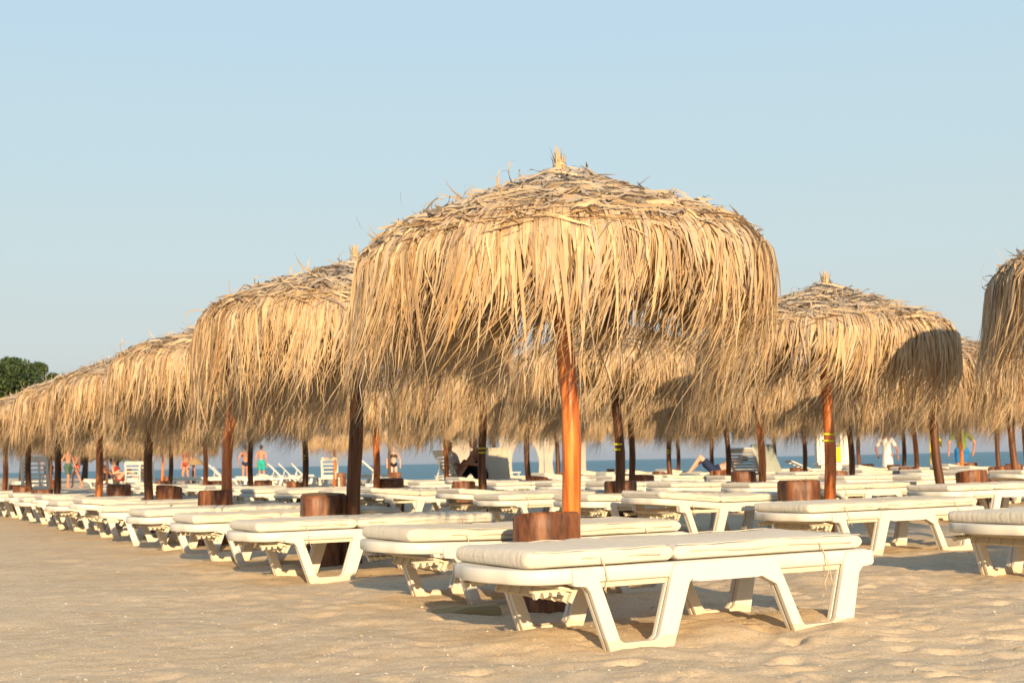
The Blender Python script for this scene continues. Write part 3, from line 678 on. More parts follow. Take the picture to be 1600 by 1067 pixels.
# ------------------------------------------------------------------ place parasols, stumps and loungers
ORD = ['first', 'second', 'third', 'fourth', 'fifth', 'sixth', 'seventh', 'eighth', 'ninth', 'tenth', 'eleventh', 'twelfth', 'thirteenth', 'fourteenth', 'fifteenth', 'sixteenth', 'seventeenth', 'eighteenth', 'nineteenth', 'twentieth', 'twenty-first', 'twenty-second', 'twenty-third', 'twenty-fourth']
hero = make_parasol(3, 300, 1.1, 0.30, 1.0, 0.12)
near_variants = [make_parasol(21, 110, 1.0, 0.13, 1.0), make_parasol(35, 110, 1.0, 0.28, 0.98, 0.1), make_parasol(48, 110, 1.0, 0.36, 1.1), make_parasol(57, 90, 1.0, 0.18, 1.0)]
far_variants = [make_parasol(101, 0, 0.9, 0.18, 0.98), make_parasol(117, 0, 0.85, 0.12, 1.08), make_parasol(129, 0, 0.9, 0.24, 0.90)]
stumps = [make_stump(k) for k in (2, 5, 9)]
loungers = [make_lounger(1), make_lounger(14, 0.025), make_lounger(27, 0.0), make_lounger(33, 0.09)]
far_loungers = [make_far_lounger(3), make_far_lounger(8, 0.06), make_far_lounger(12, 0.02), make_far_lounger(16, 0.14)]
used = set()
def take(proto):
    if proto.name not in used: used.add(proto.name); return proto
    return copy_tree(proto)
lrnd = random.Random(5)
def recolour(root, part, m):
    for ch in root.children:
        if ch.name.split('.')[0] == part: ch.material_slots[0].link = 'OBJECT'; ch.material_slots[0].material = m
def add_bands(root, z):
    for k in range(2):
        bm = bmesh.new(); zz = z + k * 0.055
        add_tube(bm, [(0.0, 0.0, zz - 0.008), (0.0, 0.0, zz + 0.008)], 0.0545, 16); bm_obj('band', bm, M['band'], root)
def ground(x, y): return float(base_height(np.array(x), np.array(y)))
# (proto, pixel column of the pole, depth, height scale, radius scale, rotation, pole material, band height, stump offset, row name, ordinal)
nv, fv = near_variants, far_variants
ROW0 = 'in the sand-edge row'; ROW1 = 'in the second row'; ROW2 = 'in the third row'
PARASOLS = [
 (hero, 889, 6.6, 1.0, 0.99, 0.0, None, None, (-0.15, -0.19), ROW0, 0),
 (nv[0], 550, 9.6, 1.02, 1.08, 0.2, 'd', None, (-0.235, 0.02), ROW0, 1),
 (nv[3], 353, 12.6, 0.98, 1.06, -0.3, None, None, (-0.06, -0.22), ROW0, 2),
 (fv[0], 232, 15.2, 0.97, 1.05, 0.1, 'd', None, (0.22, 0.03), ROW0, 3),
 (fv[1], 152, 17.7, 0.97, 1.04, 0.3, None, None, (0.24, 0.1), ROW0, 4),
 (fv[2], 90, 20.4, 0.96, 1.05, -0.2, 'd', None, (-0.24, 0), ROW0, 5),
 (fv[0], 45, 22.9, 0.96, 1.04, 0.5, None, None, (-0.02, -0.23), ROW0, 6),
 (fv[1], 8, 25.5, 0.96, 1.05, -0.4, None, None, (0.23, 0), ROW0, 7),
 (nv[2], 1838, 8.2, 1.05, 1.02, 0.15, None, None, (-0.2, 0.1), ROW1, 0),
 (nv[1], 1286, 10.8, 0.975, 0.99, 0.0, None, 0.86, (-0.232, 0.02), ROW1, 1),
 (fv[2], 963, 13.5, 0.98, 1.05, 0.2, None, 0.84, (0.02, 0.235), ROW1, 2),
 (fv[0], 750, 16.2, 0.98, 1.05, -0.3, None, 0.86, (-0.235, 0.03), ROW1, 3),
 (fv[1], 584, 19.2, 0.98, 1.04, 0.1, None, None, (0.2, 0.12), ROW1, 4),
 (fv[2], 475, 21.8, 0.98, 1.05, -0.1, None, 0.86, (-0.2, 0.12), ROW1, 5),
 (fv[0], 389, 24.5, 0.98, 1.04, 0.3, None, None, (0.2, 0.12), ROW1, 6),
 (fv[1], 319, 27.2, 0.97, 1.05, -0.2, None, None, (0.2, 0.12), ROW1, 7),
 (fv[2], 264, 29.7, 0.97, 1.04, 0.2, 'd', None, (-0.2, 0.12), ROW1, 8),
 (fv[0], 1462, 15.1, 0.97, 1.05, -0.2, None, None, (0.33, -0.03), ROW2, 0),
 (fv[1], 1183, 17.9, 0.98, 1.05, 0.2, None, None, (-0.236, 0.05), ROW2, 1),
 (fv[2], 981, 20.7, 0.97, 1.04, 0.0, None, None, (0.2, 0.15), ROW2, 2),
 (fv[0], 821, 23.5, 0.97, 1.05, 0.4, None, None, (0.2, 0.12), ROW2, 3),
 (fv[1], 694, 26.5, 0.97, 1.04, -0.2, None, None, (0.2, 0.12), ROW2, 4),
]
FAR = [(1578, 19.1), (1324, 22.0), (1133, 24.9), (1041, 26.6), (866, 30.2), (768, 33), (1597, 23.8), (1425, 26.1), (1251, 29.0), (1108, 31.9), (1054, 33.6), (962, 37), (1552, 29.4), (1495, 30.4), (1405, 31.8), (1336, 33.1), (1204, 36),
       (166, 50), (182, 54), (252, 47), (300, 58), (606, 42), (520, 46), (78, 44)]
for i, (px, Z) in enumerate(FAR):
    PARASOLS.append((fv[i % 3], px, Z, 0.97 + 0.03 * lrnd.random(), 1.04, lrnd.uniform(-0.5, 0.5), 'd' if px in (1324, 1204, 866, 1054) else None, 0.86 if px == 1041 else None, (lrnd.choice((-0.2, 0.2)), lrnd.uniform(-0.1, 0.14)), None, i))
SPOTS = []
FAR_ORD = {px: ORD[i] for i, (px, _) in enumerate(sorted(FAR))}
for (proto, px, Z, hs, rs, rot, pm, bandz, so, row, k) in PARASOLS:
    X = (px - 800) / F_PX * Z; zb = ground(X, Z)
    o = take(proto); o.location = (X, Z, zb); o.scale = (rs, rs, hs); o.rotation_euler = (0, 0, rot)
    if proto is not hero: o.rotation_euler = (lrnd.uniform(-0.02, 0.02), lrnd.uniform(-0.02, 0.02), rot)
    if proto is hero: o.rotation_euler = (0.03, -0.013, rot)
    if px == 1462: o.rotation_euler = (0.01, -0.05, rot); 
    if pm == 'd': recolour(o, 'pole', M['pole_dark'])
    if bandz: add_bands(o, bandz)
    if row:
        extra = ' (largest, in front)' if (row == ROW0 and k == 0) else ''
        desc = 'palm-leaf thatched parasol'
        if row == ROW0 and k == 0: lab = 'largest thatched parasol, palm-leaf roof and fringe on a bright orange pole, in front'
        elif row == ROW1 and k == 0: lab = 'palm-leaf thatched parasol cut off by the right edge of the picture'
        else: lab = 'palm-leaf thatched parasol, %s from the front %s' % (ORD[k], row)
        tag(o, lab, 'parasol', 'thatched parasols ' + row)
    else:
        tag(o, 'small far thatched parasol, %s from the left among those nearest the sea' % FAR_ORD[px], 'parasol', 'far thatched parasols')
    # stump table
    if not (row is None and k in (9, 12, 17, 18, 20)):
        s = take(lrnd.choice(stumps) if row != ROW0 else stumps[k % 3]); s.location = (X + so[0], Z + so[1], zb - (0.0 if Z < 20 else 0.04)); s.rotation_euler = (0, 0, lrnd.uniform(0, 6.28) if not (row == ROW1 and k == 1) else -1.3)
        sc_ = lrnd.uniform(0.88, 1.0) if not (k == 0 and row == ROW0) else 0.92; s.scale = (sc_, sc_, (1.06 if k == 0 and row == ROW0 else lrnd.uniform(1.1, 1.2)))
        if row:
            near = 'the largest parasol' if (row == ROW0 and k == 0) else ('the %s parasol %s' % (ORD[k], row))
            tag(s, 'brown log stump at the pole of ' + near, 'stump', 'log stump tables')
        else: tag(s, 'brown log stump at the far seaward parasol that is %s from the left' % FAR_ORD[px], 'stump', 'far log stump tables')
    SPOTS.append((X, Z, row, k, px))

def put_lounger(u_near, v_leg, near, label, group, drz=0.0, var=None):
    """u_near: u of the near side; v_leg: v of the first leg's foot"""
    x, y = UV(u_near + 0.345, v_leg - 0.45); set_ = loungers if near else far_loungers
    p = set_[var] if var is not None else lrnd.choice(set_)
    o = take(p); o.location = (x, y, ground(x, y) + 0.006); o.rotation_euler = (0, 0, V_ANG + drz)
    tag(o, label, 'sun lounger', group); return o
G0 = 'loungers in the row beside the open sand'
row0 = [(4.23, 2.70, 0.0, 0), (5.90, 2.97, 0.01, 1), (7.83, 2.82, -0.01, 2), (9.45, 2.86, 0.0, 0), (11.2, 2.92, 0.02, 2), (13.0, 3.05, -0.42, 0), (14.1, 2.95, 0.0, 3), (15.85, 3.0, 0.03, 2), (16.95, 3.0, 0.02, 3),
        (18.7, 3.05, -0.02, 0), (20.05, 3.1, 0.0, 1), (21.8, 3.1, 0.02, 2), (22.85, 3.1, 0.0, 0), (24.6, 3.15, 0.01, 1), (25.85, 3.2, 0.0, 2), (27.6, 3.2, 0.0, 3)]
for i, (u, v, d, var) in enumerate(row0):
    lab = 'white plastic lounger with cream cushion, %s from the front beside the open sand' % ORD[i]
    if i == 0: lab = 'nearest white plastic lounger with thick cream two-part cushion, in front'
    if i == 5: lab = 'white lounger turned askew, its rounded head end towards the open sand'
    put_lounger(u, v, i < 9, lab, G0, d, var)
row1 = [(4.87, 6.18, 0.0, 0), (7.02, 6.50, 0.0, 2), (9.35, 6.88, 0.02, 3), (10.4, 6.8, 0.05, 1), (12.05, 6.75, 0.0, 2)]
for i, (u, v, d, var) in enumerate(row1):
    lab = ['white lounger with plump cream cushion cut by the right picture edge', 'white lounger with thin grey-cream cushion before the second-row stump table'][i] if i < 2 else 'white lounger with cream cushion, %s from the front in the second row' % ORD[i]
    put_lounger(u, v, True, lab, 'loungers in the second row', d, var)
cnt = {ROW1: 5, ROW2: 0, None: 0}
for (X, Z, row, k, px) in SPOTS:
    u = UX * X + UY * Z; v = VX * X + VY * Z
    if row == ROW0 or (row == ROW1 and k <= 2): continue
    if row is None and Z > 40: continue
    for du in (-1.2, 0.5):
        j = lrnd.uniform(-0.12, 0.12)
        if row:
            near = 'white lounger with cream cushion, %s from the front %s' % (ORD[cnt[row]], row); cnt[row] += 1; gp = 'loungers ' + row
        else: near = 'pale lounger on the %s side of the far seaward parasol %s from the left' % ('near' if du < 0 else 'far', FAR_ORD[px]); gp = 'far flat loungers'
        put_lounger(u + du + j, v - 0.75 + lrnd.uniform(-0.2, 0.2), Z < 17, near, gp, lrnd.uniform(-0.05, 0.05))

# ------------------------------------------------------------------ raised, bare loungers
def put_upright(px, Z, rz, angle, rows, cols, label, cushion=None):
    X = (px - 800) / F_PX * Z; o = make_upright_lounger(angle, rows, cols)
    o.location = (X, Z, ground(X, Z)); o.rotation_euler = (0, 0, rz); off = Matrix.Rotation(rz, 3, 'Z') @ Vector((0.6, 0, 0)); o.location = (X - off.x, Z - off.y, ground(X, Z))
    if cushion:
        bm = bmesh.new(); add_box(bm, (-0.37, 0, 0.05), (0.78, 0.6, 0.07), None, 0.03); bmesh.ops.transform(bm, matrix=Matrix.Translation((0.78, 0, 0.30)) @ Matrix.Rotation(angle, 4, 'Y'), verts=bm.verts); bm_obj('cushion_head', bm, M[cushion], o, True)
        bm = bmesh.new(); add_box(bm, (1.28, 0, 0.34), (0.98, 0.6, 0.065), None, 0.028); bm_obj('cushion_foot', bm, M[cushion], o, True)
    tag(o, label, 'sun lounger', 'loungers with raised backs'); return o
M['beige'] = cloth('beige_canvas', (0.55, 0.45, 0.32), (0.45, 0.36, 0.25))
M['sage'] = cloth('grey_green_canvas', (0.33, 0.35, 0.30), (0.26, 0.27, 0.22))
put_upright(50, 28, R(88), R(80), 7, 3, 'grey-white slotted plastic lounger back standing upright at far left')
put_upright(694, 27, R(28), R(62), 8, 1, 'white slatted lounger back raised steeply beside the seated grey-haired person')
put_upright(768, 28.2, R(-75), R(70), 6, 1, 'rounded beige padded lounger back beside the orange pole', 'beige')
put_upright(590, 29, R(8), R(42), 8, 1, 'bare slatted white lounger half raised near the woman in bikini')
put_upright(205, 50, R(92), R(76), 5, 1, 'cream raised lounger back, left of two behind the sand-edge row')
put_upright(226, 50.5, R(92), R(76), 5, 1, 'pale raised lounger back, right of two behind the sand-edge row')
for i, (px, ps) in enumerate([(340, 'lone far bare lounger half raised left of the tan bathers'), (431, 'first of three bare loungers raised in line near the sea'), (447, 'second of three bare loungers raised in line near the sea'), (466, 'third of three bare loungers raised in line near the sea')]):
    put_upright(px, 50 + i * 0.7, R(4 + 3 * i), R(46), 6, 1, ps)
put_upright(512, 46, R(95), R(70), 5, 1, 'small white raised lounger back before the sea strip')
put_upright(1158, 27.5, R(62), R(52), 8, 1, 'raised lounger with sunlit yellow slatted underside beside the green towel', None)
put_upright(1190, 30, R(-60), R(62), 6, 1, 'raised lounger with grey-green padded back right of the green towel', 'sage')
put_upright(1255, 33, R(5), R(24), 6, 1, 'bare white lounger slightly raised before the sea left of the white kiosk')
flat = [(15, 51), (125, 52), (150, 53), (178, 52), (240, 52), (275, 53), (360, 51), (395, 52), (420, 54), (540, 48)]
for i, (px, Z) in enumerate(flat):
    X = (px - 800) / F_PX * Z; o = take(far_loungers[i % 4]); o.location = (X, Z, ground(X, Z)); o.rotation_euler = (0, 0, V_ANG + lrnd.uniform(-0.5, 0.2))
    tag(o, 'white lounger beyond the sand strip at far left, %s from the left' % ORD[i], 'sun lounger', 'loungers beyond the sand strip')

# ------------------------------------------------------------------ people
def skinmat(name, col):
    m, nt, b = mat(name); v = coords(nt); n1 = noise(nt, v, 7, 4)
    c = mixc(nt, 0.25, col, ramp(nt, n1, [(0.3, (0.7, 0.6, 0.55)), (0.7, (1.05, 1, 1))]).outputs[0], 'MULTIPLY'); L(nt, c, b.inputs['Base Color']); b.inputs['Roughness'].default_value = 0.55
    b.inputs['Subsurface Weight'].default_value = 0.0
    return m
SK = [skinmat('tanned_skin', (0.48, 0.22, 0.13)), skinmat('light_skin', (0.58, 0.34, 0.24)), skinmat('brown_skin', (0.36, 0.15, 0.08))]
M['hair_grey'] = plain('grey_hair', (0.22, 0.2, 0.19), 0.7); M['hair_dark'] = plain('dark_hair', (0.03, 0.02, 0.015), 0.6)
FAB = {k: plain(k + '_fabric', c, 0.8, 0.3, 9, 0.2) for k, c in {'green': (0.07, 0.12, 0.085), 'navy': (0.02, 0.03, 0.07), 'white': (0.68, 0.65, 0.6), 'blue': (0.02, 0.17, 0.42), 'black': (0.015, 0.015, 0.018), 'olive': (0.16, 0.22, 0.05), 'red': (0.5, 0.05, 0.03), 'straw': (0.3, 0.2, 0.1), 'teal': (0.03, 0.36, 0.3), 'turquoise': (0.03, 0.5, 0.5), 'yellow': (0.75, 0.52, 0.03)}.items()}
def capsule(bm, a, b, ra, rb, seg=10):
    a, b = Vector(a), Vector(b); d = b - a; L_ = max(d.length, 1e-4); d = d / L_
    t = Vector((0, 0, 1)) if abs(d.z) < 0.9 else Vector((1, 0, 0)); e1 = (t - d * t.dot(d)).normalized(); e2 = d.cross(e1); rings = []
    prof = [(-math.cos(q) * ra, math.sin(q) * ra, 0) for q in (0.35, 0.8, 1.25)] + [(L_ - math.cos(q) * rb, math.sin(q) * rb, 0) for q in (1.89, 2.34, 2.79)]
    for x, r, _ in prof: rings.append([bm.verts.new(a + d * x + (e1 * math.cos(2 * math.pi * k / seg) + e2 * math.sin(2 * math.pi * k / seg)) * r) for k in range(seg)])
    for i in range(len(rings) - 1):
        for k in range(seg): bm.faces.new((rings[i][k], rings[i][(k + 1) % seg], rings[i + 1][(k + 1) % seg], rings[i + 1][k]))
    bm.faces.new(rings[0][::-1]); bm.faces.new(rings[-1])
def fused(name, caps, m, parent, voxel=0.016):
    """one continuous surface grown round a set of tapered limbs"""
    bm = bmesh.new()
    for c in caps: capsule(bm, *c)
    bmesh.ops.recalc_face_normals(bm, faces=bm.faces)
    me = bpy.data.meshes.new(name + '_cage'); bm.to_mesh(me); bm.free(); tmp = bpy.data.objects.new('cage', me); C.objects.link(tmp)
    md = tmp.modifiers.new('r', 'REMESH'); md.mode = 'VOXEL'; md.voxel_size = voxel; md.use_smooth_shade = True
    sm = tmp.modifiers.new('s', 'SMOOTH'); sm.factor = 0.5; sm.iterations = 3
    dg = bpy.context.evaluated_depsgraph_get(); nm = bpy.data.meshes.new_from_object(tmp.evaluated_get(dg)); nm.name = name
    bpy.data.objects.remove(tmp); bpy.data.meshes.remove(me); nm.materials.clear(); nm.materials.append(m)
    return link(bpy.data.objects.new(name, nm), parent)
V3 = Vector
def stand(walk=0.0, arm=0.15, lift=None, bend=0.0):
    """joints of a standing figure, facing -y, feet at z = 0"""
    J = dict(pel=V3((0, 0, 0.93)), wai=V3((0, 0, 1.08)), che=V3((0, 0.0, 1.30)), nec=V3((0, 0.01, 1.47)), hed=V3((0, -0.01, 1.60)))
    for s, n in ((-1, 'l'), (1, 'r')):
        w = walk * s
        J['hip' + n] = V3((s * 0.09, 0, 0.90)); J['kne' + n] = V3((s * 0.10, -0.05 + w * 0.6, 0.50)); J['ank' + n] = V3((s * 0.11, 0.03 + w, 0.08)); J['toe' + n] = V3((s * 0.13, -0.12 + w, 0.03))
        J['sho' + n] = V3((s * 0.18, 0, 1.40)); J['elb' + n] = V3((s * (0.20 + arm * 0.5), 0.04 - w * 0.4, 1.12)); J['wri' + n] = V3((s * (0.22 + arm * 0.4), -0.04 - w * 0.7, 0.88))
    if lift: J.update(lift)
    if bend:
        rot = Matrix.Rotation(bend, 3, 'X')
        for k in ('wai', 'che', 'nec', 'hed', 'shol', 'shor', 'elbl', 'elbr', 'wril', 'wrir'): J[k] = J['pel'] + rot @ (J[k] - J['pel'])
    return J
def sitting(rec=0.35, legs='out'):
    """seated on a surface at z = 0, facing -y, leaning back by rec"""
    rot = Matrix.Rotation(-rec, 3, 'X'); J = dict(pel=V3((0, 0, 0.11)))
    for k, v in dict(wai=(0, 0, 0.15), che=(0, 0, 0.38), nec=(0, 0.0, 0.54), hed=(0, -0.03, 0.68)).items(): J[k] = J['pel'] + rot @ V3(v)
    for s, n in ((-1, 'l'), (1, 'r')):
        J['sho' + n] = J['pel'] + rot @ V3((s * 0.18, 0, 0.47)); J['hip' + n] = V3((s * 0.09, -0.02, 0.10))
        if legs == 'out': J['kne' + n] = V3((s * 0.11, -0.44, 0.16)); J['ank' + n] = V3((s * 0.11, -0.86, 0.08)); J['toe' + n] = V3((s * 0.12, -0.93, 0.2))
        else: J['kne' + n] = V3((s * 0.12, -0.34, 0.44 if s > 0 else 0.38)); J['ank' + n] = V3((s * 0.12, -0.62, 0.07)); J['toe' + n] = V3((s * 0.12, -0.78, 0.05))
        J['elb' + n] = J['sho' + n] + V3((s * 0.08, -0.08, -0.25)); J['wri' + n] = J['elb' + n] + V3((-s * 0.05, -0.22, 0.02))
    return J
def make_person(px, Z, J, face, skin, wear, hair, label, dz=0.0, glasses=False):
    X = (px - 800) / F_PX * Z; root = empty('person', (X, Z, ground(X, Z) + dz), face)
    c = [(J['pel'], J['wai'], 0.125, 0.115), (J['wai'], J['che'], 0.115, 0.135), (J['che'], J['nec'] - (J['nec'] - J['che']) * 0.3, 0.13, 0.09), (J['nec'] - (J['nec'] - J['che']) * 0.25, J['hed'], 0.052, 0.05)]
    up = (J['hed'] - J['nec']).normalized(); fw = V3((0, -1, 0)); fw = (fw - up * fw.dot(up)).normalized()
    c += [(J['hed'] - up * 0.015, J['hed'] + up * 0.045, 0.072, 0.085), (J['hed'] + fw * 0.035 - up * 0.045, J['hed'] + fw * 0.03, 0.05, 0.06), (J['hed'] + fw * 0.085 + up * 0.005, J['hed'] + fw * 0.09 - up * 0.02, 0.012, 0.016)]
    sx = up.cross(fw)
    for s, n in ((-1, 'l'), (1, 'r')):
        c += [(J['che'] + (J['sho' + n] - J['che']) * 0.4, J['sho' + n], 0.09, 0.058), (J['sho' + n], J['elb' + n], 0.054, 0.042), (J['elb' + n], J['wri' + n], 0.041, 0.028)]
        c += [(J['pel'], J['hip' + n], 0.12, 0.10), (J['hip' + n], J['kne' + n], 0.092, 0.060), (J['kne' + n], J['ank' + n], 0.060, 0.038), (J['ank' + n], J['toe' + n], 0.042, 0.03)]
        c.append((J['hed'] + sx * s * 0.078 + up * 0.01, J['hed'] + sx * s * 0.085 - up * 0.015, 0.014, 0.012))
        hd = (J['wri' + n] - J['elb' + n]).normalized(); ac = hd.orthogonal().normalized(); p = J['wri' + n] + hd * 0.07
        c.append((J['wri' + n], p, 0.028, 0.036))
        for q, (o_, ln) in enumerate(((-0.033, 0.065), (-0.011, 0.08), (0.011, 0.085), (0.033, 0.075))): c.append((p + ac * o_, p + ac * o_ * 1.25 + hd * ln, 0.011, 0.009))
        c.append((J['wri' + n] + hd * 0.03 + ac * 0.02, J['wri' + n] + hd * 0.075 + ac * 0.068, 0.013, 0.010))
    fused('body', c, skin, root)
    for kind, fm in wear:
        if kind == 'shorts':
            k = [(J['pel'] , J['wai'] * 0.45 + J['pel'] * 0.55, 0.145, 0.137)]
            for n in 'lr': k += [(J['pel'], J['hip' + n], 0.14, 0.122), (J['hip' + n], J['hip' + n].lerp(J['kne' + n], 0.62), 0.116, 0.098)]
            fused('shorts', k, FAB[fm], root, 0.02)
        elif kind == 'shirt':
            k = [(J['pel'].lerp(J['wai'], 0.2), J['wai'], 0.145, 0.14), (J['wai'], J['che'], 0.14, 0.158), (J['che'], J['che'].lerp(J['nec'], 0.6), 0.155, 0.10)]
            for n in 'lr': k += [(J['che'].lerp(J['sho' + n], 0.4), J['sho' + n], 0.108, 0.078), (J['sho' + n], J['sho' + n].lerp(J['elb' + n], 0.6), 0.076, 0.064)]
            fused('shirt', k, FAB[fm], root, 0.02)
        elif kind == 'bikini':
            k = [(J['pel'] - V3((0.05, 0, 0.02)), J['pel'] + V3((0.05, 0, -0.02)), 0.136, 0.136)]; fused('bikini_bottom', k, FAB[fm], root, 0.02)
            if 'top' in wear[0]: pass
            k = [(J['che'] + V3((-0.07, -0.035, 0.0)), J['che'] + V3((0.07, -0.035, 0.0)), 0.108, 0.108)]; fused('bikini_top', k, FAB[fm], root, 0.02)
        elif kind == 'skirt':
            k = [(J['pel'], J['wai'], 0.15, 0.14), (J['pel'], J['pel'] - V3((0, 0, 0.32)), 0.16, 0.20)]; fused('wrap_skirt', k, FAB[fm], root, 0.02)
    k = [(J['hed'] + up * 0.05 - fw * 0.012, J['hed'] + up * 0.055 - fw * 0.03, 0.088, 0.086), (J['hed'] - fw * 0.04 - up * 0.03, J['hed'] - fw * 0.04 + up * 0.04, 0.062, 0.075)]
    fused('hair', k, M[hair], root, 0.016)
    if glasses:
        bm = bmesh.new()
        for s in (-1, 1): add_box(bm, J['hed'] + fw * 0.083 + sx * s * 0.032 + up * 0.03, (0.045, 0.02, 0.032), None, 0.005)
        add_box(bm, J['hed'] + fw * 0.088 + up * 0.035, (0.12, 0.01, 0.01)); bm_obj('sunglasses', bm, FAB['black'], root)
    tag(root, label, 'person', 'bathers on the beach'); return root
make_person(105, 55.5, stand(0.16), R(60), SK[0], [('shorts', 'green')], 'hair_dark', 'bare-chested person in dark green shorts walking at far left')
make_person(119, 56.5, stand(0.2, 0.5), R(-70), SK[0], [('bikini', 'red')], 'hair_dark', 'tanned person in swimwear walking beside the one in green shorts')
make_person(75, 56, stand(0.05), R(10), SK[0], [('shirt', 'black'), ('shorts', 'black')], 'hair_dark', 'person in black clothes standing behind the upright slotted lounger')
make_person(612, 60, stand(0.0, 0.2), R(8), SK[1], [('bikini', 'black')], 'hair_dark', 'woman in a dark bikini standing before the sea', -0.2)
make_person(712, 27.6, sitting(0.35, 'up'), R(110), SK[1], [('shirt', 'white'), ('shorts', 'navy')], 'hair_grey', 'grey-haired person in white shirt and glasses seated on a lounger', 0.33, True)
make_person(749, 27.4, sitting(-0.25, 'up'), R(-60), SK[0], [('shorts', 'black')], 'hair_grey', 'bare-shouldered tanned person sitting bent forward behind the orange pole', 0.36)
make_person(1380, 42, stand(0.12, 0.3, None, -0.25), R(150), SK[2], [('shirt', 'white'), ('skirt', 'white')], 'hair_dark', 'person wrapped in white cloth walking between the parasols')
make_person(1496, 37, stand(0.0, 0.35), R(185), SK[0], [('shirt', 'olive'), ('shorts', 'blue')], 'hair_dark', 'person in bright blue shorts and green top standing before the sea')
make_person(406, 60, stand(0.0, 0.1), R(170), SK[0], [('shorts', 'teal')], 'hair_dark', 'tanned bather standing with back turned, right of two')
make_person(381, 61, stand(0.1, 0.2), R(200), SK[0], [('bikini', 'navy')], 'hair_dark', 'tanned bather standing with back turned, left of two')
make_person(289, 55, stand(0.08, 0.3), R(-40), SK[0], [('bikini', 'red')], 'hair_dark', 'reddish bather standing by the sand strip near a straw sunshade')
make_person(186, 51, sitting(0.5, 'up'), R(80), SK[1], [('bikini', 'red')], 'hair_dark', 'bather reclining on a lounger left of the two raised backs', 0.33)
make_person(163, 52, sitting(0.3, 'up'), R(60), SK[0], [('shorts', 'navy')], 'hair_dark', 'bather sitting on a far lounger beside the open sand', 0.33)
make_person(1112, 31, sitting(1.2, 'up'), R(-100), SK[1], [('shorts', 'navy')], 'hair_dark', 'person in navy shorts lying with knees bent on a green towel', 0.30)

# ------------------------------------------------------------------ small things on the beach
def at(px, Z): X = (px - 800) / F_PX * Z; return X, Z, ground(X, Z)
def towel(name, px, Z, sx, sy, z, rz, m, label, amp=0.03):
    x0, y0, g0 = at(px, Z); vs = []; nxx, nyy = 24, 14
    for top in (0.018, 0.0):
        for j in range(nyy + 1):
            for i in range(nxx + 1):
                a = (i / nxx - 0.5) * sx; b = (j / nyy - 0.5) * sy; d = max(0, abs(b) - sy * 0.36)
                vs.append((a, b * (1 - 0.2 * d), z + top + amp * (mnoise.noise(V3((a * 4, b * 4, 1.3))) + 0.5 * mnoise.noise(V3((a * 9, b * 9, 4)))) - 1.4 * d))
    w = nxx + 1; n0 = w * (nyy + 1); fs = []
    for j in range(nyy):
        for i in range(nxx): q = j * w + i; fs += [(q, q + 1, q + 1 + w, q + w), (n0 + q + w, n0 + q + 1 + w, n0 + q + 1, n0 + q)]
    edge = [i for i in range(w)] + [j * w + nxx for j in range(1, nyy + 1)] + [nyy * w + i for i in range(nxx - 1, -1, -1)] + [j * w for j in range(nyy - 1, 0, -1)]
    for a, b in zip(edge, edge[1:] + edge[:1]): fs.append((b, a, n0 + a, n0 + b))
    o = mesh_obj(name, vs, fs, m, None, True); o.location = (x0, y0, g0); o.rotation_euler = (0, 0, rz); tag(o, label, 'towel'); return o
def stripes(name, a, b_, sc_):
    m, nt, b = mat(name); v = coords(nt); wv = N(nt, 'ShaderNodeTexWave', bands_direction='X'); wv.inputs['Scale'].default_value = sc_; L(nt, v, wv.inputs['Vector'])
    L(nt, ramp(nt, wv.outputs['Fac'], [(0.45, a), (0.55, b_)]).outputs[0], b.inputs['Base Color']); b.inputs['Roughness'].default_value = 0.9; return m
towel('beach_towel', 1103, 30.6, 1.4, 0.95, 0.31, R(-8), stripes('striped_towel', (0.02, 0.27, 0.2), (0.08, 0.45, 0.36), 5), 'green striped beach towel draped over a lounger', 0.07)
# board half buried at the foot of the second lounger
bm = bmesh.new(); add_box(bm, (0, 0, 0), (0.30, 0.15, 0.05), None, 0.008); bmesh.ops.subdivide_edges(bm, edges=bm.edges[:], cuts=3, use_grid_fill=True)
for v in bm.verts: v.co += V3((mnoise.noise(v.co * 14), mnoise.noise(v.co * 14 + V3((5, 0, 0))), mnoise.noise(v.co * 11 + V3((9, 0, 0))))) * 0.012
M['board'] = make_wood('pale_board', (0.33, 0.23, 0.11), (0.43, 0.32, 0.16), (0.5, 0.39, 0.22), 0.8, 0.6, 0.2, (0.08, 1, 1))
o = bm_obj('wooden_board', bm, M['board'], None, True); x, y, z = at(722, 6.22); o.location = (x, y, float(sand_height(x, y)) + 0.008); o.rotation_euler = (R(4), R(-4), R(12)); tag(o, 'short pale board half buried in sand before the second lounger', 'board')
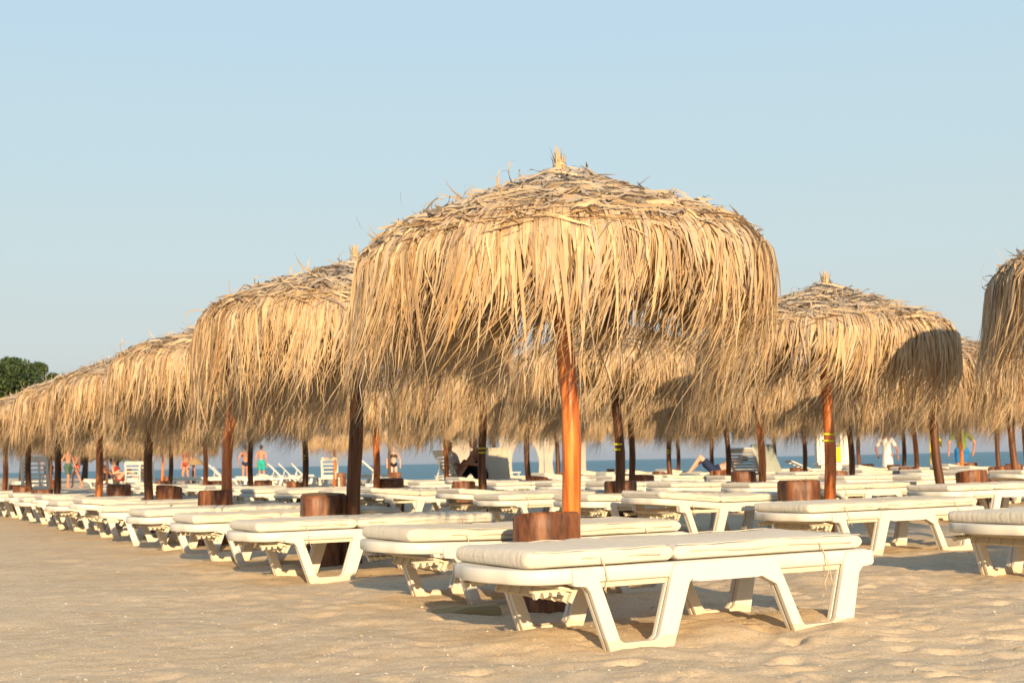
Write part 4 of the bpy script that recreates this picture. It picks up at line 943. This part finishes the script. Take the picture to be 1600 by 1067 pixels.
# white screen wall with round openings by the shore
def screen_wall():
    root = empty('screen_wall', at(790, 44)); H = 2.35; pan = [(-2.2, -1.25, None), (-1.25, -0.05, (0.42, 0.95, 1.05)), (-0.05, 1.2, (0.46, 0.62, 0.85)), (1.2, 2.6, (0.42, 0.66, 0.85))]
    for x0, x1, hole in pan:
        bm = bmesh.new(); x0 += 0.012; x1 -= 0.012; y0, y1 = -0.09, 0.09
        if hole is None: add_box(bm, ((x0 + x1) / 2, 0, H / 2), (x1 - x0, 0.18, H), None, 0.01)
        else:
            r, cz, rz_ = hole; cx = (x0 + x1) / 2; n = 32
            for yy in (y0, y1):
                inn = [bm.verts.new((cx + r * math.cos(2 * math.pi * k / n), yy, cz + rz_ * math.sin(2 * math.pi * k / n) * min(1, 0.98))) for k in range(n)]
                out = []
                for k in range(n):
                    a = 2 * math.pi * k / n; dx, dz = math.cos(a), math.sin(a)
                    t = min(((x1 - cx) / abs(dx)) if abs(dx) > 1e-6 else 9, ((H - cz) / dz) if dz > 1e-6 else ((cz / -dz) if dz < -1e-6 else 9)); out.append(bm.verts.new((cx + dx * t, yy, cz + dz * t)))
                for k in range(n): bm.faces.new((inn[k], inn[(k + 1) % n], out[(k + 1) % n], out[k]))
                if yy == y0: a_in, a_out = inn, out
                else:
                    for k in range(n): bm.faces.new((a_in[k], a_in[(k + 1) % n], inn[(k + 1) % n], inn[k])); bm.faces.new((a_out[k], a_out[(k + 1) % n], out[(k + 1) % n], out[k]))
        bm_obj('panel', bm, M['render'], root)
    bm = bmesh.new(); add_box(bm, (0.2, 0, H + 0.06), (5.0, 0.3, 0.12), None, 0.02); bm_obj('coping', bm, M['render'], root)
    tag(root, 'pale rendered screen wall with round openings standing by the shore', 'wall')
M['render'] = plain('pale_render', (0.46, 0.39, 0.31), 0.85, 0.2, 2.0, 0.2)
screen_wall()
# low white table with a turquoise tub
x, y, z = at(788, 38); t = empty('beach_table', (x, y, z)); bm = bmesh.new(); add_box(bm, (0, 0, 0.42), (0.8, 0.5, 0.03), None, 0.008); bm_obj('table_top', bm, M['plastic'], t)
for sx in (-1, 1):
    for sy in (-1, 1): bm = bmesh.new(); add_tube(bm, [(sx * 0.33, sy * 0.2, 0.41), (sx * 0.37, sy * 0.22, 0)], 0.018, 8); bm_obj('leg', bm, M['plastic'], t)
tag(t, 'low white table carrying a turquoise tub before the screen wall', 'table')
bm = bmesh.new(); rr = [(0.0, 0.13), (0.02, 0.135), (0.26, 0.165), (0.27, 0.18), (0.285, 0.18), (0.285, 0.165), (0.03, 0.13)]; rings = [[bm.verts.new((r * math.cos(2 * math.pi * k / 24), r * math.sin(2 * math.pi * k / 24), h)) for k in range(24)] for h, r in rr]
for a, b in zip(rings[:-1], rings[1:]):
    for k in range(24): bm.faces.new((a[k], a[(k + 1) % 24], b[(k + 1) % 24], b[k])).smooth = True
bm.faces.new(rings[0][::-1]); bm.faces.new(rings[-1]); o = bm_obj('tub', bm, FAB['turquoise']); o.location = (x - 0.1, y, z + 0.436); tag(o, 'turquoise tub standing on a low white table', 'tub')
# white kiosk
x, y, z = at(1294, 40); k_ = empty('beach_kiosk', (x, y, z)); bm = bmesh.new(); add_box(bm, (0, 0, 0.27), (0.86, 0.8, 0.5), None, 0.01); bm_obj('base', bm, M['plastic'], k_)
bm = bmesh.new(); add_box(bm, (0, 0, 0.555), (1.06, 0.95, 0.06), None, 0.012); bm_obj('counter', bm, M['plastic'], k_)
for sx in (-1, 1):
    for sy in (-1, 1): bm = bmesh.new(); add_box(bm, (sx * 0.36, sy * 0.33, 1.37), (0.16, 0.1, 1.56), None, 0.01); bm_obj('post', bm, M['plastic'], k_)
bm = bmesh.new(); add_box(bm, (0, 0, 2.2), (1.2, 1.1, 0.09), None, 0.015); bm_obj('roof', bm, M['plastic'], k_)
tag(k_, 'small open white kiosk with square posts near the shore', 'kiosk')
bm = bmesh.new(); add_box(bm, (0, 0, 0.24), (0.2, 0.13, 0.46), None, 0.05); add_tube(bm, [(-0.06, 0, 0.46), (-0.05, 0, 0.56), (0.05, 0, 0.56), (0.06, 0, 0.46)], 0.015, 6); o = bm_obj('life_vest_bag', bm, FAB['yellow'], None, True); o.location = (x + 0.12, y - 0.2, z + 0.587); tag(o, 'yellow bag standing on the white kiosk counter', 'bag')
# flag
x, y, z = at(1447, 38); f_ = empty('beach_flag', (x, y, z)); bm = bmesh.new(); add_tube(bm, [(0, 0, -0.2), (0.01, 0, 1.0), (0.0, 0, 2.0)], [0.024, 0.022, 0.018], 8); bm_obj('flag_pole', bm, FAB['yellow'], f_)
def cloth_strip(x0, x1, z0, z1, m, nm):
    vs = []; n = 14
    for yy in (0.0, 0.006):
        for zz in (z0, z1):
            for i in range(n + 1): t_ = i / n; vs.append((x0 + (x1 - x0) * t_, 0.05 * math.sin(t_ * 7) * t_ + yy, zz - 0.10 * t_))
    w = n + 1; fs = []
    for i in range(n): fs += [(i, i + 1, w + i + 1, w + i), (2 * w + i, 3 * w + i, 3 * w + i + 1, 2 * w + i + 1), (w + i, w + i + 1, 3 * w + i + 1, 3 * w + i), (i, 2 * w + i, 2 * w + i + 1, i + 1)]
    mesh_obj(nm, vs, fs, m, f_, True)
cloth_strip(0.02, 0.36, 1.12, 1.36, FAB['yellow'], 'flag_cloth'); cloth_strip(0.02, 0.36, 1.36, 1.52, FAB['turquoise'], 'flag_cloth'); cloth_strip(0.02, 0.36, 1.52, 1.75, FAB['white'], 'flag_cloth')
tag(f_, 'thin yellow pole with a yellow and white flag near the shore', 'flag')
# straw sunshade carried near the reddish bather
x, y, z = at(302, 55); s_ = empty('straw_sunshade', (x, y, z)); bm = bmesh.new(); add_tube(bm, [(0, 0, -0.1), (0, 0, 1.22)], 0.018, 8); bm_obj('pole', bm, M['pole'], s_)
bm = bmesh.new(); n = 24; rings = [[bm.verts.new((r * math.cos(2 * math.pi * k / n), r * math.sin(2 * math.pi * k / n), h + 0.012 * math.sin(k * 1.9))) for k in range(n)] for h, r in ((0.88, 0.36), (0.98, 0.33), (1.10, 0.24), (1.19, 0.11), (1.22, 0.02))]
for a, b in zip(rings[:-1], rings[1:]):
    for k in range(n): bm.faces.new((a[k], a[(k + 1) % n], b[(k + 1) % n], b[k])).smooth = True
bm.faces.new(rings[-1]); bm_obj('dome', bm, FAB['straw'], s_); tag(s_, 'small brown domed straw sunshade beyond the sand strip', 'sunshade')

lv = []; lf = []
for k in range(70):
    zz = 4.0 + 6 * prnd.random() ** 1.2; xx = zz * prnd.uniform(-0.3, 0.42); a = prnd.uniform(0, 6.28); ln = prnd.uniform(0.015, 0.055); w2 = prnd.uniform(0.0015, 0.005); b0 = len(lv)
    for q in range(4):
        px_ = xx + math.cos(a + 0.15 * q) * ln * q / 3; py_ = zz + math.sin(a + 0.15 * q) * ln * q / 3; hz = float(sand_height(px_, py_)) + 0.004 + 0.006 * math.sin(q * 1.1 + k)
        lv += [(px_ - math.sin(a) * w2, py_ + math.cos(a) * w2, hz), (px_ + math.sin(a) * w2, py_ - math.cos(a) * w2, hz + 0.003)]
    lf += [(b0 + 2 * q, b0 + 2 * q + 1, b0 + 2 * q + 3, b0 + 2 * q + 2) for q in range(3)]
tag(mesh_obj('straw_litter', lv, lf, M['string']), 'scattered bits of dry palm straw on the near sand', 'straw', kind='stuff')

# ------------------------------------------------------------------ trees at the far left
def leafmat(name, a, b_):
    m, nt, b = mat(name); at_ = N(nt, 'ShaderNodeAttribute', attribute_name='tint'); sp = N(nt, 'ShaderNodeSeparateColor'); L(nt, at_.outputs['Color'], sp.inputs[0])
    c = ramp(nt, sp.outputs[0], [(0, a), (1, b_)]).outputs[0]; L(nt, c, b.inputs['Base Color']); b.inputs['Roughness'].default_value = 0.6
    tr = N(nt, 'ShaderNodeBsdfTranslucent'); L(nt, c, tr.inputs[0]); mx = N(nt, 'ShaderNodeMixShader'); mx.inputs[0].default_value = 0.25
    L(nt, b.outputs[0], mx.inputs[1]); L(nt, tr.outputs[0], mx.inputs[2]); L(nt, mx.outputs[0], nt.nodes['Material Output'].inputs[0]); return m
M['leaf_green'] = leafmat('tree_leaf', (0.022, 0.045, 0.012), (0.085, 0.12, 0.03)); M['leaf_dry'] = leafmat('dry_tree_leaf', (0.07, 0.06, 0.025), (0.17, 0.10, 0.05))
M['bark'] = plain('bark', (0.10, 0.07, 0.05), 0.9, 0.5, 6)
def tree(px, Z, height, rad, m, seed, label, n=16000):
    g = np.random.default_rng(seed); root = empty('broadleaf_tree', at(px, Z)); bm = bmesh.new()
    add_tube(bm, [(0, 0, -0.3), (0.1, 0, height * 0.3), (0.0, 0.1, height * 0.62)], [0.24, 0.18, 0.07], 10); bm_obj('trunk', bm, M['bark'], root)
    lobes = []
    for k in range(26):
        a = g.uniform(0, 6.28); q = rad * math.sqrt(g.random()) * 0.8; zz = height * g.uniform(0.38, 0.86); zz = min(zz, height * (0.9 - 0.3 * (q / rad) ** 2)); lobes.append((q * math.cos(a), q * math.sin(a), zz, rad * g.uniform(0.17, 0.34)))
    for lx, ly, lz, lr in lobes[:9]:
        bm = bmesh.new(); add_tube(bm, [(0.05, 0.03, height * 0.28), (lx * 0.5, ly * 0.5, (lz + height * 0.25) * 0.55), (lx, ly, lz)], [0.09, 0.06, 0.02], 6); bm_obj('limb', bm, M['bark'], root)
    li = g.integers(0, len(lobes), n); Lb = np.array(lobes)[li]; d = norm(g.normal(0, 1, (n, 3))); rr = Lb[:, 3] * g.uniform(0.55, 1.08, n) ** 0.6
    c = Lb[:, :3] + d * rr[:, None] * np.array([1, 1, 0.75]); a = norm(g.normal(0, 1, (n, 3)) + d * 0.4); b = norm(np.cross(a, g.normal(0, 1, (n, 3)))); sz = g.uniform(0.06, 0.13, n)[:, None]
    v = np.stack([c - a * sz, c + b * sz * 0.55, c + a * sz, c - b * sz * 0.55], 1).reshape(-1, 3); q = np.arange(n * 4).reshape(-1, 4)
    t = np.zeros((n, 4, 4), np.float32); t[..., 0] = np.clip(g.normal(0.5, 0.25, n), 0, 1)[:, None]; t[..., 3] = 1
    np_mesh('crown', v, q, m, root, False, t.reshape(-1, 4)); tag(root, label, 'tree', 'trees behind the parasols at far left')
tree(-10, 72, 8.3, 3.2, M['leaf_green'], 3, 'tall dark green broadleaf tree at the left picture edge')
tree(34, 76, 7.9, 2.6, M['leaf_green'], 5, 'mid-height green broadleaf tree between the tall and the brownish tree')
tree(74, 79, 7.1, 1.9, M['leaf_dry'], 8, 'small brownish broadleaf tree right of the green trees', 5000)
for i, px in enumerate((130, 178, 222)):
    tree(px, 88, 4.2, 2.6, M['leaf_green'], 20 + i, ['leftmost', 'middle', 'rightmost'][i] + ' of three low green trees behind the far loungers', 5000)
